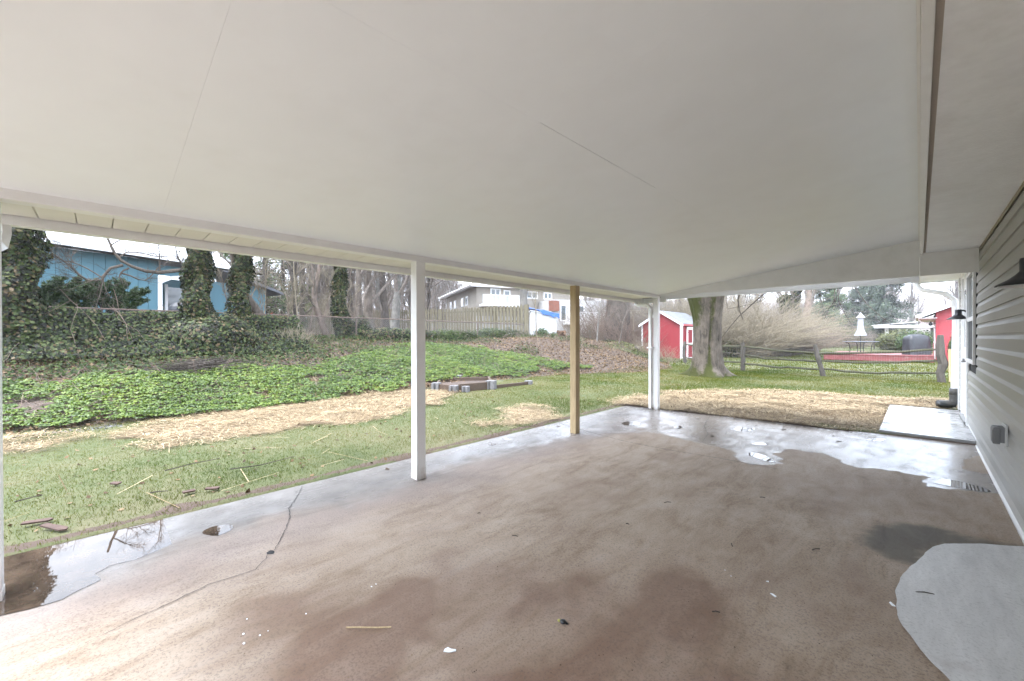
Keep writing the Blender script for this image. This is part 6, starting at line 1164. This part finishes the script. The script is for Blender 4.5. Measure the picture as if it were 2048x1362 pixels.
bg_ = atZ(1126, 1252, 0); bu = empty('dead_bug', 'small black and yellow beetle like lump on the stained slab', 'insect', (bg_[0], bg_[1], sz(bg_))); MB().lathe([(0, 0), (.014, .002), (.016, .008), (.008, .014), (0, .016)], (0, 0, 0), 10).build('body', BLACK, bu, smooth=True); MB().lathe([(0, 0), (.009, .002), (.01, .006), (0, .011)], (-.019, -.004, 0), 8).build('head', mat('dull_yellow', (.35, .33, .08), .5), bu, smooth=True); MB().lathe([(0, 0), (.008, .002), (0, .01)], (.018, .006, 0), 8).build('tail', BLACK, bu, smooth=True)
for i, (px, py, s_, a_) in enumerate([(1335, 1012, .03, .9), (1525, 1003, .02, .3), (1632, 1108, .03, 1.0), (1464, 1098, .02, 2.0), (1432, 1233, .018, .6), (1850, 1197, .04, .5), (1030, 1078, .02, .4), (958, 1032, .012, 1), (1255, 1055, .012, .2)]):
    p = atZ(px, py, 0); ob = MB().tube([(-s_, 0, 0), (0, s_*.15, .003), (s_, 0, .001)], .0028, 5).build('twig', BARKD); ob.location = (p[0], p[1], sz(p)+.003); ob.rotation_euler[2] = a_; tag(ob, 'short dark twig fragment lying on the slab', 'twig', 'dark twig bits on the patio slab')
n = 2200; x = g.uniform(-4, .5, n); y = g.uniform(.4, 7.2, n); C = np.stack([x, y, slope0(y)+.008], 1); leafobj('slab_grit', C, g.normal(0, .15, (n, 3))+np.array([0, 0, 1]), .007, LITTER, kind='stuff', g=g, label='tiny crumbs and grit scattered over the slab')
for i, (px, py, s_) in enumerate([(690, 940, .03), (755, 922, .03), (775, 938, .05), (1396, 842, .03), (1512, 855, .03), (1425, 876, .05), (1568, 863, .05), (1666, 876, .04), (1678, 887, .05), (1117, 855, .04)]):
    p = atZ(px, py, .02); V, F_ = leaves(np.array([[0, 0, .006]]), np.array([[.1, .1, 1.]]), s_*1.6, g); ob = link('fallen_leaf', npmesh('fallen_leaf', V, F_, fatt={'v': [.15]}), LITTER); ob.location = (p[0], p[1], sz(p)); tag(ob, 'wet brown leaf stuck to the damp concrete', 'leaf', 'wet leaves on the damp slab edge')
for i, (px, py, s_, lb) in enumerate([(110, 1062, .11, 'long flat brown bark strip in the grass at the puddle edge'), (232, 972, .04, 'small reddish bark piece on the lawn'), (425, 984, .055, 'brown bark flake near the slab edge'), (75, 1050, .08, 'grey bark strip left in the grass'), (378, 990, .05, 'curled brown bark flake beside others on the lawn')]):
    p = atZ(px, py, .01); ob = MB().prism([(-s_, -.02), (s_*.7, -.025), (s_, .0), (s_*.8, .022), (-s_*.9, .018)], 'z', 0, .012).build('bark_piece', mat('red_brown_bark_chip', (.075, .045, .035), .9, .25, 20, .5)); ob.location = (p[0], p[1], float(hz(p[0], p[1]))+.035); ob.rotation_euler = (.1, .08, .6+.3*i); tag(ob, lb, 'bark')
for i, (pts) in enumerate([[(30, 1008), (60, 1000), (85, 994)], [(330, 945), (380, 932), (440, 920)], [(460, 942), (520, 934), (590, 916)], [(300, 990), (318, 987), (336, 986)]]):
    P = [atZ(a_, b_, .03) for a_, b_ in pts]; o0 = P[0]; ob = MB().tube([tuple(q-o0) for q in P], [.006, .005, .003], 5).build('fallen_twig', BARKD); ob.location = (o0[0], o0[1], .05); tag(ob, 'long thin dark twig lying in the grass', 'twig', 'dark twigs on the lawn')

# ------------------------------------------------------------------ haze in the air
HZM = bpy.data.materials.new('haze_box_air'); HZM.use_nodes = True; t = HZM.node_tree; t.nodes.clear(); out = t.nodes.new('ShaderNodeOutputMaterial'); pv = t.nodes.new('ShaderNodeVolumePrincipled')
pv.inputs['Color'].default_value = (.93, .95, 1, 1); pv.inputs['Density'].default_value = .0007; pv.inputs['Anisotropy'].default_value = .3; t.links.new(pv.outputs[0], out.inputs['Volume'])
MB().box(-920, 920, -920, 920, -3, 75).build('haze', HZM, kind='stuff')
